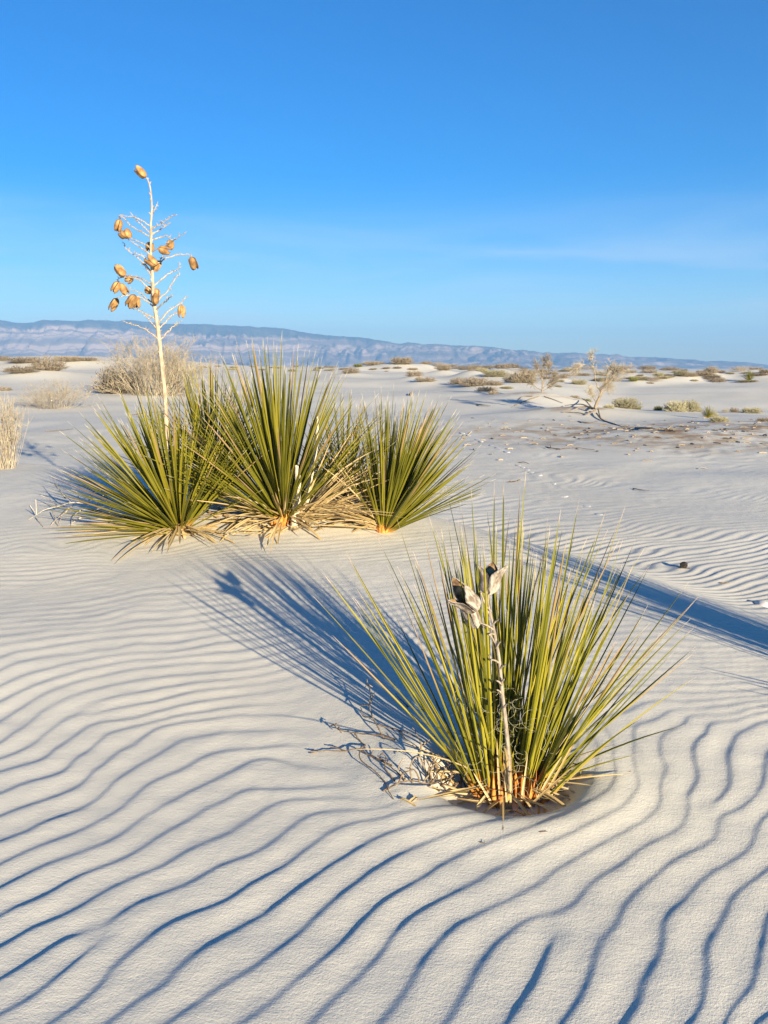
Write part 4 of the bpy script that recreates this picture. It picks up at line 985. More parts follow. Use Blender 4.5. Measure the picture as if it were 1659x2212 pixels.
for i in range(10):
    a_ = i * .628; bt.tube([(0.045 * math.cos(a_) - .02, .045 * math.sin(a_) - .06, -.01), (0.06 * math.cos(a_) - .02, .06 * math.sin(a_) - .06, .05), (0.065 * math.cos(a_) - .02, .065 * math.sin(a_) - .06, .10)], [.022, .018, .008], 5)
link('leaf_base', bt.mesh('leaf_base'), ob, mid)

r = random.Random(8)
b = clump_base(828, 1146)
right = empty('yucca_plant', b)
tag(right, 'green yucca at the right end of the clump leaning right from a bright orange base', 'yucca', 'yucca plants on the dunes')
rosette(right, r, 225, 0.90, 2, 45, (0.30, 0.0), .045, .06, LEAVES_FAR, 60, 1.08, .8, dead_az=(135, 230), dead_th=(30, 86), dead_len=.75)
bt = Batch()
for i in range(11):
    a_ = i * .571; bt.tube([(0.028 * math.cos(a_), .028 * math.sin(a_) - .015, -.015), (0.042 * math.cos(a_) + .008, .042 * math.sin(a_) - .015, .045), (0.05 * math.cos(a_) + .02, .05 * math.sin(a_) - .015, .085)], [.02, .016, .006], 5)
link('leaf_base', bt.mesh('leaf_base'), ob, right)

r = random.Random(9)
p = plane_at(462, 1100, 6.75)
back = empty('yucca_plant', (p[0], p[1], zg(p[0], p[1]) - .01))
tag(back, 'shaded dark yucca standing behind the gap between left and middle plants of the clump', 'yucca', 'yucca plants on the dunes')
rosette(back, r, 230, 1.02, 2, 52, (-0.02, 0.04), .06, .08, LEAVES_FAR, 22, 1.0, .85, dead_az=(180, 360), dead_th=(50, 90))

r = random.Random(10)
p = plane_at(742, 1092, 6.85)
rear = empty('yucca_plant', (p[0], p[1], zg(p[0], p[1]) - .01))
tag(rear, 'half dead yucca with a straw coloured skirt between middle and right plants of the clump', 'yucca', 'yucca plants on the dunes')
rosette(rear, r, 64, 0.84, 2, 46, (0.05, 0.05), .06, .08, LEAVES_FAR, 130, 1.0, .85, dead_th=(28, 92), dead_len=.80, dead_az=(170, 370))

r = random.Random(12)
side = empty('yucca_plant', (2.33, 2.72, zg(2.33, 2.72) - .01))
tag(side, 'yucca just outside the right edge whose leaf shadow crosses the sand', 'yucca', 'yucca plants on the dunes')
rosette(side, r, 150, 0.95, 2, 40, (0.10, 0.05), .06, .06, LEAVES_NEAR, 20, 1.0, .8)

for i in range(12):
    a_, th = R(r.uniform(168, 196)), R(r.uniform(72, 83))
    place_leaf(side, LEAVES_NEAR, (-.05, r.uniform(-.05, .05), .03), (math.sin(th) * math.cos(a_), math.sin(th) * math.sin(a_), math.cos(th)), (0, 0, 1), r.uniform(.6, .78), 1.0, r=r)

# small yuccas far off
def tiny_yucca(px, py, hpx, label, n=70, squash=1.0):
    p = ground_at(px, py); d = math.hypot(p.x, p.y)
    o = empty('yucca_plant', p)
    tag(o, label, 'yucca', 'yucca plants on the dunes')
    rr_ = random.Random(px)
    L = hpx * d / FOCAL_PX * 1.08
    rosette(o, rr_, n, L, 3, 60, (0, 0), .05 * L, .08 * L, LEAVES_FAR, 8, 2.2 * L, .85)
tiny_yucca(1617, 823, 20, 'small green yucca standing alone on the right dune crest')
tiny_yucca(1529, 904, 25, 'bright green yucca among the bushes on the right flat')

# fallen leaves, twigs and branches
def fallen_leaf(x0, y0, x1, y1, label, group, width=1.0, lift=0.012, meshes=None, arch=0.0):
    a_, b_ = ground_at(x0, y0), ground_at(x1, y1)
    a_ = a_ + Vector((0, 0, .006)); b_ = b_ + Vector((0, 0, lift))
    o = bpy.data.objects.new('fallen_leaf', random.choice(meshes or LEAVES_FLAT)); COL.objects.link(o)
    M4 = (basis(b_ - a_, (0, 0, 1)) @ Matrix.Diagonal((width, width, (b_ - a_).length))).to_4x4(); M4.translation = a_
    o.matrix_world = M4
    tag(o, label, 'fallen leaf', group)
    return o
GL = 'dry leaves lying on the sand by the clump'
for q in [(395,1148,150,1160),(400,1142,130,1150),(385,1152,170,1128),(410,1150,240,1165),(430,1150,300,1168),(450,1140,330,1165),(380,1146,185,1146),(360,1150,255,1158),(520,1120,420,1150),(540,1130,440,1162),(560,1135,470,1165),(580,1140,490,1160),(600,1142,520,1164),(590,1130,430,1128),(570,1120,450,1110),
          (620,1140,560,1158),(640,1138,600,1152),(500,1105,430,1128),(480,1125,400,1165),(530,1112,480,1160),(620,1126,500,1138),(560,1108,500,1120),(690,1110,640,1142),(720,1105,670,1128),(760,1110,700,1126),(780,1125,735,1112),(800,1130,740,1128),(640,1120,470,1148),(610,1146,545,1149),(470,1140,385,1158),(350,1155,280,1166),(690,1120,600,1128),
          (385,1140,95,1148),(370,1150,120,1166),(350,1146,200,1140),(405,1154,330,1172),(430,1152,380,1170),(455,1150,520,1168),(470,1120,420,1098),(490,1118,455,1090),(510,1122,560,1098),(540,1118,505,1085),(480,1130,560,1146),(500,1128,610,1152),(620,1130,690,1100),(650,1132,720,1092),(660,1128,745,1108),(640,1134,735,1120),(610,1150,560,1166),(630,1146,655,1158),(590,1146,535,1168),(760,1105,820,1110),(700,1098,800,1086),(715,1112,925,1090),(730,1120,860,1094)]:
    fallen_leaf(*q, 'dry straw coloured leaf lying on the sand in front of the yucca clump', GL, 1.45, .015 + .03 * random.random())
NLF = [(960,1690,925,1640,'curled leaf leaning up beside the left foot of the near yucca',.9),(985,1700,940,1668,'bent dry leaf between the tangle and the near yucca',.9),(950,1712,905,1690,'small dry leaf lying inside the twig tangle',.8),(1000,1712,955,1705,'stubby dry leaf at the left foot of the near yucca',1.1),
       (1075,1735,975,1748,'thin straw leaf lying lowest on the hollow rim',.8),(1063,1711,902,1702,'broad pale dry leaf lying flat at the left of the near yucca, pointing left',1.3),(1040,1722,925,1720,'dry leaf lying just in front of the broad pale leaf',1.0),(1085,1724,985,1736,'long straw leaf lying across the front of the hollow to the left',1.0),(1090,1728,1008,1741,'straw leaf lying across the hollow rim',1.0),
       (1098,1722,1030,1758,'bleached leaf crossing the front rim towards the camera',1.0),(1140,1722,1085,1716,'short thick dry leaf lying under the orange base',1.3),(900,1726,868,1742,'short pale leaf scrap left of the hollow',.8),(866,1729,905,1743,'thin leaf scrap crossing a pale scrap left of the hollow',.6),
       (1180,1716,1240,1698,'dark dry leaf on the right rim of the hollow',.8)]
for x0, y0, x1, y1, lab, w in NLF:
    fallen_leaf(x0, y0, x1, y1, lab, 'dry leaves lying round the near yucca', w, .012)

def twig(name, label, cat, lines, mat, rad=.0028, group=None, lift=None):
    """thin stems lying on or rising from the sand; each point is photo x, y and height over the sand"""
    bt = Batch()
    for ln in lines:
        pts = []
        for (px, py, h) in ln:
            g = ground_at(px, py)
            if h:
                g = ground_at(px, py + h * 1680 / math.hypot(g.x, g.y, EYE))
            pts.append(g + Vector((0, 0, h + rad * .6)))
        n = max(4, 4 * len(pts)); pp = resample(pts, n)
        pp = pp + np.array([[random.gauss(0, rad * .18) for _ in range(3)] for _ in range(n)])
        bt.tube(pp, np.linspace(rad, rad * .45, n), 5)
    o = link(name, bt.mesh(name), mat)
    tag(o, label, cat, group)
    return o
def tw(cx, cy_, h=0.0): return (663.6 + .38 * cx, 1426.8 + .38 * cy_, h)
GT = 'dead twigs left of the near yucca'
twig('dry_twig', 'dead twig with a small curled head lying left of the shadow of the near yucca', 'twig', [[tw(500,455),tw(420,428,.01),tw(300,420,.015),tw(190,402,.02),tw(150,372,.03)],[tw(150,372,.03),tw(128,378,.02)],[tw(160,380,.03),tw(165,365,.035),tw(180,372,.03)],[tw(178,385,.03),tw(195,418,.02)],[tw(270,420,.012),tw(300,460,0),tw(330,485,0)]], TWIG, .0031, GT)
twig('dry_twig', 'upright dead stem with a star shaped tip at the edge of the plant shadow', 'twig', [[tw(440,450),tw(408,395,.02),tw(372,330,.03),tw(355,262,.05),tw(362,200,.07),tw(345,150,.08),tw(342,125,.09)],[tw(345,150,.08),tw(330,165,.07)],[tw(345,150,.08),tw(372,165,.07)],[tw(355,262,.05),tw(295,262,.03)],[tw(355,262,.05),tw(385,190,.07)],[tw(372,330,.03),tw(318,320,.01),tw(305,270,.02)]], TWIG_TAN, .0031, GT)
twig('dry_twig', 'long thin side stem running right from the foot of the upright stem', 'twig', [[tw(408,372,.03),tw(460,388,.02),tw(530,402,.01),tw(612,432,.0)],[tw(520,400,.01),tw(570,462,0)]], TWIG, .0028, GT)
twig('dry_twig', 'long forked twig lying furthest to the left on the smooth sand', 'twig', [[tw(480,600),tw(350,540,.01),tw(290,510,.015),tw(200,520,.01),tw(100,516,.005),tw(15,532,.0)],[tw(215,518,.01),tw(170,500,.01),tw(130,498,.01)],[tw(60,522,.004),tw(15,520,.01)],[tw(440,580,.008),tw(410,550,.02),tw(435,530,.03)]], TWIG, .0030, GT)
twig('dry_twig', 'bent twig curving down from the forked twig towards the broad pale leaf', 'twig', [[tw(330,485),tw(300,510,.02),tw(305,570,.015),tw(370,620,.01),tw(440,690,.0),tw(460,740,.005),tw(490,790,0)]], TWIG, .0028, GT)
twig('dry_twig', 'zigzag twig in the middle of the tangle left of the near yucca', 'twig', [[tw(500,690),tw(470,650,.01),tw(440,610,.02),tw(450,560,.03),tw(420,535,.04)],[tw(560,680),tw(500,630,.015),tw(450,590,.02)],[tw(365,540,.01),tw(375,515,.02)]], TWIG, .0028, GT)
twig('dry_twig', 'forked brown stem nearest to the left leaves of the near yucca', 'twig', [[tw(690,670),tw(660,600,.02),tw(640,540,.04),tw(660,490,.05),tw(730,440,.07)],[tw(640,540,.04),tw(645,480,.06),tw(600,400,.08)],[tw(660,490,.05),tw(690,465,.06)],[tw(680,650,.01),tw(740,570,.05),tw(745,540,.05)]], TWIG_TAN, .0034, GT)
twig('dry_twig', 'curled dead stems crowding the left foot of the near yucca', 'twig', [[tw(700,690),tw(690,620,.03),tw(730,560,.06),tw(700,545,.05)],[tw(740,680),tw(740,600,.04),tw(790,560,.06),tw(830,580,.05)],[tw(790,740),tw(760,680,.03),tw(800,610,.05),tw(850,590,.05)],[tw(830,690),tw(830,600,.06)],[tw(870,740),tw(880,640,.04),tw(868,575,.07)],[tw(900,720),tw(850,640,.05),tw(800,650,.04)],[tw(860,700),tw(910,660,.03),tw(880,600,.06)]], TWIG, .0030, GT)
twig('dry_twig', 'long bare stem lying along the lower edge of the tangle', 'twig', [[tw(430,745),tw(520,700,.01),tw(600,690,.02),tw(680,705,.02),tw(760,690,.01)],[tw(520,700,.01),tw(545,650,.04),tw(600,635,.05)],[tw(640,700,.02),tw(615,640,.05),tw(560,620,.05)]], TWIG, .0030, GT)
twig('dry_twig', 'looped dry stems rising in the middle of the tangle', 'twig', [[tw(600,700),tw(585,620,.04),tw(620,560,.07),tw(665,590,.05)],[tw(660,690),tw(700,640,.04),tw(680,580,.07),tw(640,600,.06)],[tw(720,700),tw(700,640,.05),tw(750,600,.07),tw(800,640,.04)],[tw(560,690),tw(520,620,.04),tw(545,570,.06)]], TWIG_TAN, .0030, GT)
twig('dry_twig', 'dark crossing stems close against the left leaf bases', 'twig', [[tw(800,720),tw(820,650,.05),tw(790,590,.08)],[tw(760,720),tw(830,660,.04),tw(890,610,.07)],[tw(830,730),tw(870,680,.03),tw(850,620,.06),tw(890,580,.08)],[tw(690,720),tw(740,650,.05),tw(720,590,.09),tw(700,520,.1)]], TWIG, .0034, GT)
twig('dry_twig', 'dark pointed leaf stub sticking up inside the shadow of the near yucca', 'twig', [[tw(575,265),tw(540,235,.02),tw(500,195,.03)]], TWIG, .0030, GT)
twig('dry_twig', 'second dark stub in the shadow close to the left leaves', 'twig', [[tw(720,330),tw(680,300,.02),tw(640,283,.03)],[tw(690,305,.02),tw(660,285,.02)]], TWIG, .005, GT)
twig('dry_twig', 'curled dry leaf stem arching over the right rim of the hollow', 'twig', [[tw(1385,645),tw(1430,622,.01),tw(1490,597,.02),tw(1530,600,.025),tw(1552,630,.02),tw(1545,665,.0),tw(1515,680,.0)]], TWIG_TAN, .0034, GT)
twig('dry_twig', 'short brown stick lying on the ripples in front of the near yucca', 'twig', [[(1165,1798,0),(1183,1797,0.002)]], TWIG, .0018, GT)
twig('dry_twig', 'tiny hooked twig on the ripple crest below the near yucca', 'twig', [[(1036,1738+82,0),(1046,1738+83,.003),(1046,1738+78,.004)]], TWIG, .0012, GT)

def cl(cx, cy_, h=0.0): return (53.1 + .308 * cx, 829.5 + .308 * cy_, h)
twig('dead_branch', 'bleached dead branch with many side twigs lying left of the clump', 'branch', [[cl(560,860,.02),cl(430,850,.06),cl(330,850,.08),cl(240,870,.06),cl(150,890,.04),cl(90,920,.02),cl(30,955,0)],[cl(330,850,.08),cl(260,780,.14),cl(215,690,.2)],[cl(290,820,.1),cl(230,750,.14),cl(190,730,.15)],[cl(400,850,.07),cl(360,770,.12),cl(300,730,.14)],[cl(240,870,.06),cl(170,820,.08),cl(120,800,.1)],
      [cl(90,920,.03),cl(60,890,.06),cl(45,870,.09)],[cl(85,925,.03),cl(88,840,.13)],[cl(85,940,.02),cl(110,980,.0),cl(130,1005,0)],[cl(330,870,.05),cl(270,920,.03),cl(240,980,.0)],[cl(300,900,.04),cl(220,960,.02),cl(180,1000,.0)],[cl(420,880,.05),cl(350,930,.03),cl(320,1010,.0)],[cl(450,860,.06),cl(470,800,.1),cl(540,770,.12)],[cl(500,870,.05),cl(560,800,.1),cl(610,780,.12)],[cl(200,900,.04),cl(215,950,.02),cl(235,1000,.0)],[cl(400,940,.02),cl(330,980,.0)]], TWIG_PALE, .0052)
twig('dead_branch', 'grey twiggy branch half hidden under the left yucca leaves', 'branch', [[cl(760,900,.02),cl(640,850,.06),cl(560,800,.12),cl(530,760,.16)],[cl(640,850,.06),cl(600,900,.03),cl(560,960,.0)],[cl(700,880,.04),cl(680,820,.1),cl(620,800,.12)],[cl(620,870,.05),cl(540,880,.04),cl(470,900,.02)],[cl(580,840,.08),cl(580,780,.14)],[cl(700,930,.02),cl(620,960,.02),cl(560,1000,.0)]], TWIG_PALE, .005)

# dark fallen pod and scraps on the flat
g = ground_at(1475, 1228)
dp = empty('seed_pod', g + Vector((0, 0, .0)))
tag(dp, 'blackened seed pod lying alone on the rippled flat at right', 'seed pod')
for k in range(3):
    o = valve_object('pod_valve', (.052, .023, R(60), .1, .75, 60 + k), (DARK_POD, DARK_POD), dp, 0)
    o.matrix_local = Matrix.Translation((-.02, 0, .018)) @ Matrix.Rotation(R(75), 4, 'Y') @ Matrix.Rotation(k * 2.094, 4, 'Z')
bt = Batch(); bt.tube([(-.05, -.01, .006), (0, -.015, .008), (.045, -.012, .005)], .003, 5); link('pod_stem', bt.mesh('pod_stem'), DARK_POD, dp)

def chip(px, py, wpx, hpx, name, label, cat, mat, group=None, thick=.25):
    p = ground_at(px, py); d = math.hypot(p.x, p.y); w = wpx * d / FOCAL_PX / 2
    n = 9; V = []; rr_ = random.Random(px)
    ln = hpx * d * d / (EYE + .1) / FOCAL_PX / 2
    for zf, s_ in ((-.6, 1.05), (.5, 1.0), (1.0, .6)):
        for i in range(n):
            a_ = i * 2 * math.pi / n; q = s_ * rr_.uniform(.8, 1.1)
            V.append((w * q * math.cos(a_), ln * q * math.sin(a_), zf * w * thick))
    V.append((0, 0, w * thick * 1.1))
    F = [(k_ * n + i, k_ * n + (i + 1) % n, (k_ + 1) * n + (i + 1) % n, (k_ + 1) * n + i) for k_ in range(2) for i in range(n)] + [(2 * n + i, 2 * n + (i + 1) % n, 3 * n) for i in range(n)]
    me = bpy.data.meshes.new(name); me.from_pydata(V, [], F); me.materials.append(mat)
    for q in me.polygons: q.use_smooth = True
    o = link(name, me, None, None, p)
    tag(o, label, cat, group)
chip(1646, 1306, 26, 11, 'stone', 'pale rounded stone cut by the right edge beyond the leaf shadow', 'stone', CHIP, None, .5)
for px, py, w in ((998,935,12),(1012,940,11),(1030,948,12),(1038,953,12),(1062,963,12),(1075,968,12),(1095,976,13),(1118,1004,14),(1128,1009,12),(1138,1014,14),(1146,1020,15),(1163,1026,15),(1217,1072,20),(1268,1093,18),(1294,1111,15),(1195,1044,12)):
    chip(px, py, w, 4.5, 'footprint', 'flat pale print of dry sand in the track crossing the flat', 'footprint', CHIP, 'old footprints crossing the flat', .045)
for (lab, lines, mat, rad) in (('thin curved stick lying on the far rippled flat behind the plants', [[(1178,966,0),(1205,970,.02),(1240,968,.02),(1284,972,.01)],[(1190,969,.02),(1188,962,.06)]], TWIG, .008),
      ('short stick right of the footprint line', [[(1120,1000,0),(1132,999,.02),(1143,1003,.01)]], TWIG, .007), ('dark chip with a straw scrap beside the footprint line', [[(1098,1042,0),(1110,1041,.01),(1125,1039,.02)],[(1117,1040,.03),(1123,1037,.04)]], TWIG, .008),
      ('short twig lying beyond the near yucca tips at right', [[(1368,1056,0),(1385,1059,.01),(1402,1060,.01)]], TWIG, .006), ('long pale root lying at the edge of the brown litter patch', [[(1372,926,0),(1400,927,.03),(1445,930,.02),(1458,934,0)],[(1440,930,.02),(1452,920,.05)]], BARK, .022),
      ('thin dark root lying on the lit slope left of the long pale root', [[(1248,911,0),(1270,914,.02),(1292,910,.01)]], TWIG, .012), ('russet scrap of straw near the right edge beyond the stone', [[(1555,1260,0),(1568,1259,.005),(1576,1260,0)]], TWIG, .004),
      ('tiny driftwood scrap on the smooth slope below the central dunes', [[(884,855,0),(888,850,.05),(894,847,.08)],[(884,854,.02),(892,852,.03)]], BARK, .03), ('small stick lying on the smooth slope left of the root mound', [[(1030,875,0),(1042,876,.04),(1060,878,.02)]], BARK, .02),
      ('line of dark debris on the sand left of the left yucca', [[(97,1000-67,0),(120,931,.01),(158,927,.01)]], TWIG, .008), ('dark debris line above the left yucca leaf tips', [[(285,897,0),(310,893,.02),(366,888,.01)]], TWIG, .012)):
    twig('dry_stick', lab, 'stick', lines, mat, rad, 'sticks lying on the far sand')

# ------------------------------------------------------------------ shrubs
def twig_cloud(n, seed, spread, up, thick, curve=.25, droop=0.0, k=4, base=.30, low=.05):
    """n thin stems rising from a small foot into a unit wide, unit high bush"""
    g = np.random.default_rng(seed)
    ph = g.uniform(0, 2 * math.pi, n); q = np.sqrt(g.uniform(0, 1, n))
    bx, by = base * q * np.cos(ph), base * q * np.sin(ph)
    ph2 = ph + g.normal(0, .7, n)
    th = np.abs(g.normal(0, 1, n)) * spread + q * spread * .6
    th = np.minimum(th, 1.5)
    ln = up * (0.45 + 0.55 * g.uniform(0, 1, n) ** .6)
    tip = np.stack([bx + .62 * ln * np.sin(th) * np.cos(ph2), by + .62 * ln * np.sin(th) * np.sin(ph2), low + ln * np.cos(th)], -1)
    tip[:, 2] = np.maximum(tip[:, 2], .06 + .1 * g.uniform(0, 1, n))
    b = np.stack([bx, by, np.full(n, -.05)], -1)
    t = np.linspace(0, 1, k)[None, :, None]
    P = b[:, None] * (1 - t) + tip[:, None] * t
    bow = g.normal(0, curve * .2, (n, 1, 3)); bow[..., 2] = np.abs(bow[..., 2]) + droop * .3
    P = P + bow * (t * (1 - t) * 4)
    P[:, 1:] += g.normal(0, .012, (n, k - 1, 3))
    return P, np.linspace(thick, thick * .4, k)[None].repeat(n, 0)

def side_twigs(P, seed, per, length, thick, k=3):
    g = np.random.default_rng(seed)
    N, K, _ = P.shape
    i = g.integers(0, N, N * per); f = g.uniform(.35, .98, N * per) * (K - 1); j = np.minimum(f.astype(int), K - 2); w = (f - j)[:, None]
    p = P[i, j] * (1 - w) + P[i, j + 1] * w
    dirv = P[i, j + 1] - P[i, j]; dirv /= np.linalg.norm(dirv, axis=1, keepdims=True) + 1e-9
    dirv = dirv + g.normal(0, .55, dirv.shape); dirv[:, 2] += .15; dirv /= np.linalg.norm(dirv, axis=1, keepdims=True) + 1e-9
    L = length * g.uniform(.4, 1, (len(i), 1))
    t = np.linspace(0, 1, k)[None, :, None]
    Q = p[:, None] + dirv[:, None] * L[:, None] * t + g.normal(0, .006, (len(i), k, 3)) * t
    return Q, np.linspace(thick, thick * .5, k)[None].repeat(len(i), 0)

def bush_mesh(name, seed, style):
    bt = Batch()
    if style == 'wispy':
        P, q = twig_cloud(150, seed, .60, 1.0, .0028, k=5, base=.24); bt.add(*tubes(P, q))
        P2, q2 = side_twigs(P, seed + 1, 8, .20, .0018, 3); bt.add(*tubes(P2, q2))
        P3, q3 = side_twigs(P2, seed + 2, 2, .10, .0014, 3); bt.add(*tubes(P3, q3))
    elif style == 'upright':
        P, q = twig_cloud(190, seed, .26, 1.0, .0045, k=5, base=.30); bt.add(*tubes(P, q))
        P2, q2 = side_twigs(P, seed + 1, 5, .22, .0035, 3); bt.add(*tubes(P2, q2))
    elif style == 'dome':
        P, q = twig_cloud(420, seed, .75, .85, .010, k=3, base=.34); bt.add(*tubes(P, q))
        P2, q2 = side_twigs(P, seed + 1, 5, .10, .010, 2); bt.add(*tubes(P2, q2))
    else:                                # low, ragged mat
        P, q = twig_cloud(300, seed, .95, .80, .012, k=3, base=.40, curve=.4); bt.add(*tubes(P, q))
        P2, q2 = side_twigs(P, seed + 1, 4, .12, .009, 2); bt.add(*tubes(P2, q2))
    return bt.mesh(name)

STYLE = {'dry': 'wispy', 'pale': 'wispy', 'sage': 'dome', 'dark': 'mat', 'green': 'dome'}
PROTO = {}
for kk, st in STYLE.items():
    PROTO[kk] = []
    for i in range(3):
        me = bush_mesh('desert_shrub', 100 + 10 * i + len(kk), st if kk != 'dry' or i < 1 else 'dome')
        me.materials.append(SHRUB[kk]); PROTO[kk].append(me)

rs = random.Random(4)
for i, (sx_, sy_, w, h, kind, lab) in enumerate(SHRUB_AT):
    o = bpy.data.objects.new('desert_shrub', PROTO[kind][i % 3 if kind != 'pale' else 0]); COL.objects.link(o)
    o.location = (sx_, sy_, zg(sx_, sy_) - .02 * h)
    o.scale = (w * .95, w * rs.uniform(.7, 1.0), h * 1.08)
    o.rotation_euler = (0, 0, rs.uniform(-.5, .5))
    tag(o, lab, 'shrub', 'shrubs scattered over the dunes')
for i, (px, py, w, h) in enumerate(TUFTS):
    p = ground_at(px, py); d = math.hypot(p.x, p.y)
    kind = ('dark', 'dry', 'sage', 'dark')[i % 4]
    o = bpy.data.objects.new('scrub_tuft', PROTO[kind][i % 3]); COL.objects.link(o)
    o.location = (p.x, p.y, p.z - .02); o.scale = (w * d / FOCAL_PX,) * 2 + (h * d / FOCAL_PX * 1.1,)
    o.rotation_euler = (0, 0, rs.uniform(0, 6))
    tag(o, 'tiny scrub tuft low on the far dune line', 'scrub tuft', 'tiny tufts on the far dunes')

def bush_thing(px, py, w, h, style, mat, seed, label, depth=.8, stems=9, stem_mat=None):
    p = ground_at(px, py); d = math.hypot(p.x, p.y)
    o = empty('desert_shrub', p); tag(o, label, 'shrub', 'shrubs scattered over the dunes')
    W, H = w * d / FOCAL_PX, h * d / FOCAL_PX
    f = link('twigs', bush_mesh('twigs', seed, style), mat, o); f.scale = (W, W * depth, H)
    g = random.Random(seed); bt = Batch()
    for i in range(stems):
        a_ = g.uniform(0, 6.28); q = g.uniform(.02, .16)
        b_ = np.array([q * W * math.cos(a_), q * W * .7 * math.sin(a_), -.03])
        t_ = b_ + np.array([g.uniform(.05, .28) * W * math.cos(a_), g.uniform(.05, .25) * W * math.sin(a_), H * g.uniform(.4, .7)])
        mid_ = (b_ + t_) / 2 + np.array([g.gauss(0, .03) * W, g.gauss(0, .03) * W, 0])
        bt.tube(resample([b_, mid_, t_], 8), np.linspace(.006 * H + .003, .0015 * H + .001, 8), 5)
    link('stems', bt.mesh('stems'), stem_mat or mat, o)
    return o
TALL = plain('wispy_straw_twig', (0.31, 0.26, 0.18), (0.45, 0.38, 0.28), 6, b=0)
bush_thing(335, 854, 190, 122, 'wispy', TALL, 301, 'tall wispy straw coloured bush behind the bleached pod stalk', .8, 16)
bush_thing(375, 848, 110, 92, 'wispy', TALL, 311, 'pale twiggy bush right of the bleached pod stalk base', .8, 10)
bush_thing(-6, 1012, 118, 138, 'upright', SHRUB['pale'], 321, 'upright straw bush cut by the left edge behind the dune lip', .9, 10)

def bare_tree(base, trunk_lines, twig_spec, name_label, seed, d):
    o = empty('bare_tree', base); tag(o, name_label, 'tree', 'bare trees on the dunes')
    s = d / FOCAL_PX
    g = random.Random(seed)
    def lp(x_, y_, dy): return np.array([x_ * s, dy * s, y_ * s])
    mains = []
    for i, (pts, r0, r1) in enumerate(trunk_lines):
        n = 5 * len(pts); pp = resample([lp(*q) for q in pts], n)
        pp[1:] += np.array([[g.gauss(0, .5 * s), g.gauss(0, .5 * s), g.gauss(0, .4 * s)] for _ in range(n - 1)])
        bt = Batch(); bt.tube(pp, np.linspace(r0 * .62 * s, r1 * .62 * s, n), 7)
        link('trunk' if i == 0 else 'branch', bt.mesh('trunk' if i == 0 else 'branch'), BARK, o)
        mains.append(pp)
    bt = Batch()
    K = 12
    M = np.stack([resample(m_, K) for m_ in mains])
    P2, q2 = side_twigs(M, seed, twig_spec[0], twig_spec[1] * s, .30 * s, 5); 
    P2[:, 2:, 2] -= np.linspace(0, twig_spec[3] * s, 3)[None]
    bt.add(*tubes(P2, q2))
    P3, q3 = side_twigs(P2, seed + 1, twig_spec[2], twig_spec[1] * .5 * s, .20 * s, 3); bt.add(*tubes(P3, q3))
    link('twigs', bt.mesh('twigs'), twig_spec[4], o)
    return o
da = math.hypot(tree_a.x, tree_a.y); db = math.hypot(tree_b.x, tree_b.y)
ba = Vector((tree_a.x, tree_a.y, zg(tree_a.x, tree_a.y) - .04)); bb = Vector((tree_b.x, tree_b.y, zg(tree_b.x, tree_b.y) - .04))
bare_tree(ba, [([(0,0,0),(1,22,0),(0,44,2),(2,70,0)],2.6,.8),([(1,18,0),(10,36,4),(14,58,3)],1.6,.5),([(1,26,0),(-9,44,-3),(-14,60,-6)],1.5,.5),([(0,10,0),(18,24,-6),(26,44,-8)],1.4,.4),([(0,6,0),(-18,18,6),(-28,34,6)],1.4,.4),([(1,40,0),(8,56,-4),(9,74,-6)],1.0,.4),([(0,4,2),(14,12,10),(30,26,12)],1.2,.4)], (60, 17, 5, 1.0, SHRUB['dry']), 'small bare tree with pale upright trunk on the root mound', 401, da)
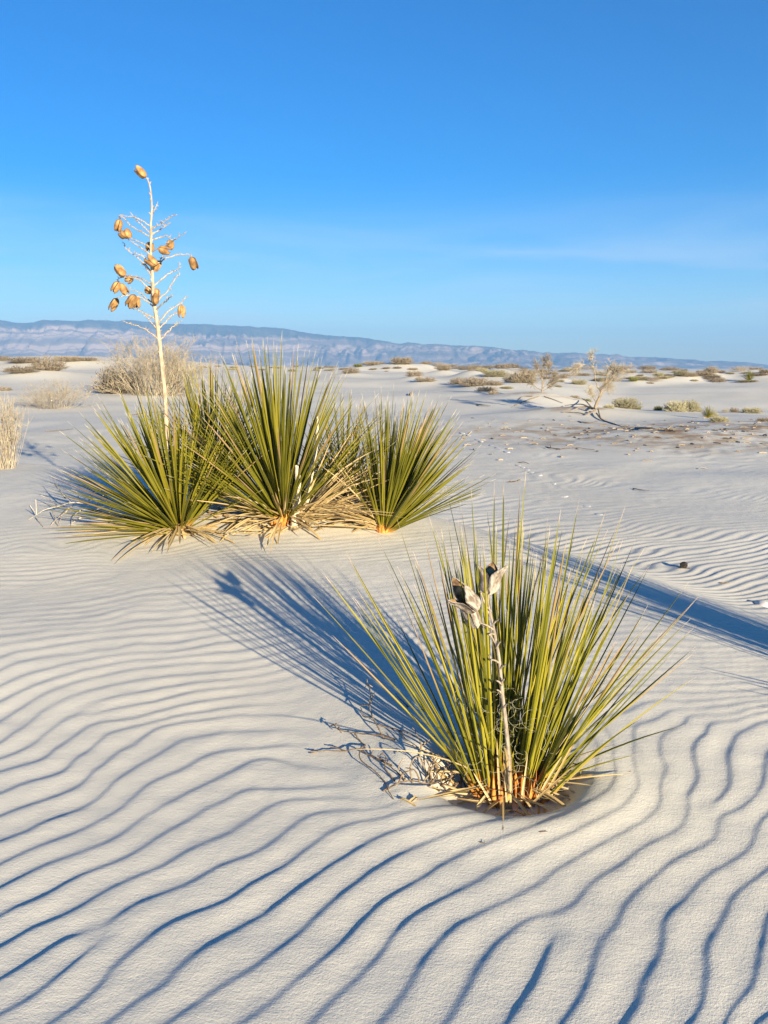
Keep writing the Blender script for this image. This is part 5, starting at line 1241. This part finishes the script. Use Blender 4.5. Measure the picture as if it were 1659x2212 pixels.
bare_tree(bb, [([(0,0,0),(6,18,0),(13,38,0),(18,52,0)],6.0,3.0),([(12,34,0),(2,52,2),(-5,78,0),(-10,100,0),(-11,114,-2)],2.0,.4),([(18,50,0),(24,66,4),(26,80,6),(34,92,4)],1.6,.4),([(18,48,0),(32,62,-4),(38,76,-8),(52,84,-8),(68,84,-6)],2.0,.4),([(20,54,0),(32,68,6),(46,78,8)],1.3,.4),([(-6,84,0),(-20,92,4),(-34,90,6),(-42,82,6)],1.2,.4),([(5,12,0),(-6,26,-6),(-10,40,-8)],1.6,.4),([(10,30,0),(24,40,8),(30,50,10)],1.6,.5),([(22,72,4),(34,84,0),(52,84,-2)],1.1,.4)], (60, 20, 6, 4.0, SHRUB['pale']), 'leaning bare tree with forked pale trunk and drooping twigs', 402, db)
def root_lines(lines, base, d, name, label, mat, rad):
    bt = Batch(); s = d / FOCAL_PX
    for ln in lines:
        pts = [Vector(ground_at(px, py)) + Vector((0, 0, h)) for px, py, h in ln]
        n = 5 * len(pts); bt.tube(resample(pts, n), np.linspace(rad, rad * .4, n), 5)
    tag(link(name, bt.mesh(name), mat), label, 'roots')
root_lines([[(1284,893,.12),(1262,886,.1),(1240,888,.04),(1215,892,.02)],[(1286,895,.1),(1268,899,.05),(1246,894,.03),(1210,890,0)],[(1288,898,.06),(1300,908,.02),(1325,916,.01),(1345,922,0)],[(1280,892,.1),(1262,872,.12),(1246,866,.1)],[(1292,893,.1),(1298,906,.03),(1312,908,0)],[(1278,890,.08),(1255,880,.08),(1220,878,.03)]], tree_b, db, 'exposed_roots', 'bare roots spreading from the foot of the leaning tree', BARK, .020)
root_lines([[(1165,858,.03),(1140,866,.02),(1112,875,.01)],[(1175,858,.03),(1195,864,.02),(1215,872,.02)],[(1150,858,.03),(1130,858,.02),(1118,866,.01)],[(1150,862,.02),(1132,868,.01),(1104,880,0)]], tree_a, da, 'exposed_roots', 'bare roots spreading over the sand mound under the small upright tree', BARK, .017)

# strewn bits of bark and dead grass on the brown patch
bt = Batch(); g = np.random.default_rng(77)
for i in range(420):
    bx, by = brown.x + g.normal(0, 3.2), brown.y + .3 + g.normal(0, 1.8)
    a_ = g.uniform(0, 6.28); L = g.uniform(.04, .16); z0 = zg(bx, by)
    bt.tube([(bx, by, z0 + .005), (bx + L * .5 * math.cos(a_), by + L * .5 * math.sin(a_), z0 + .008 + g.uniform(0, .012)), (bx + L * math.cos(a_), by + L * math.sin(a_), z0 + .004)], g.uniform(.004, .014), 4)
tag(link('ground_litter', bt.mesh('ground_litter'), SHRUB['dark']), 'brown bark and dead grass strewn over the flat at right', kind='stuff')
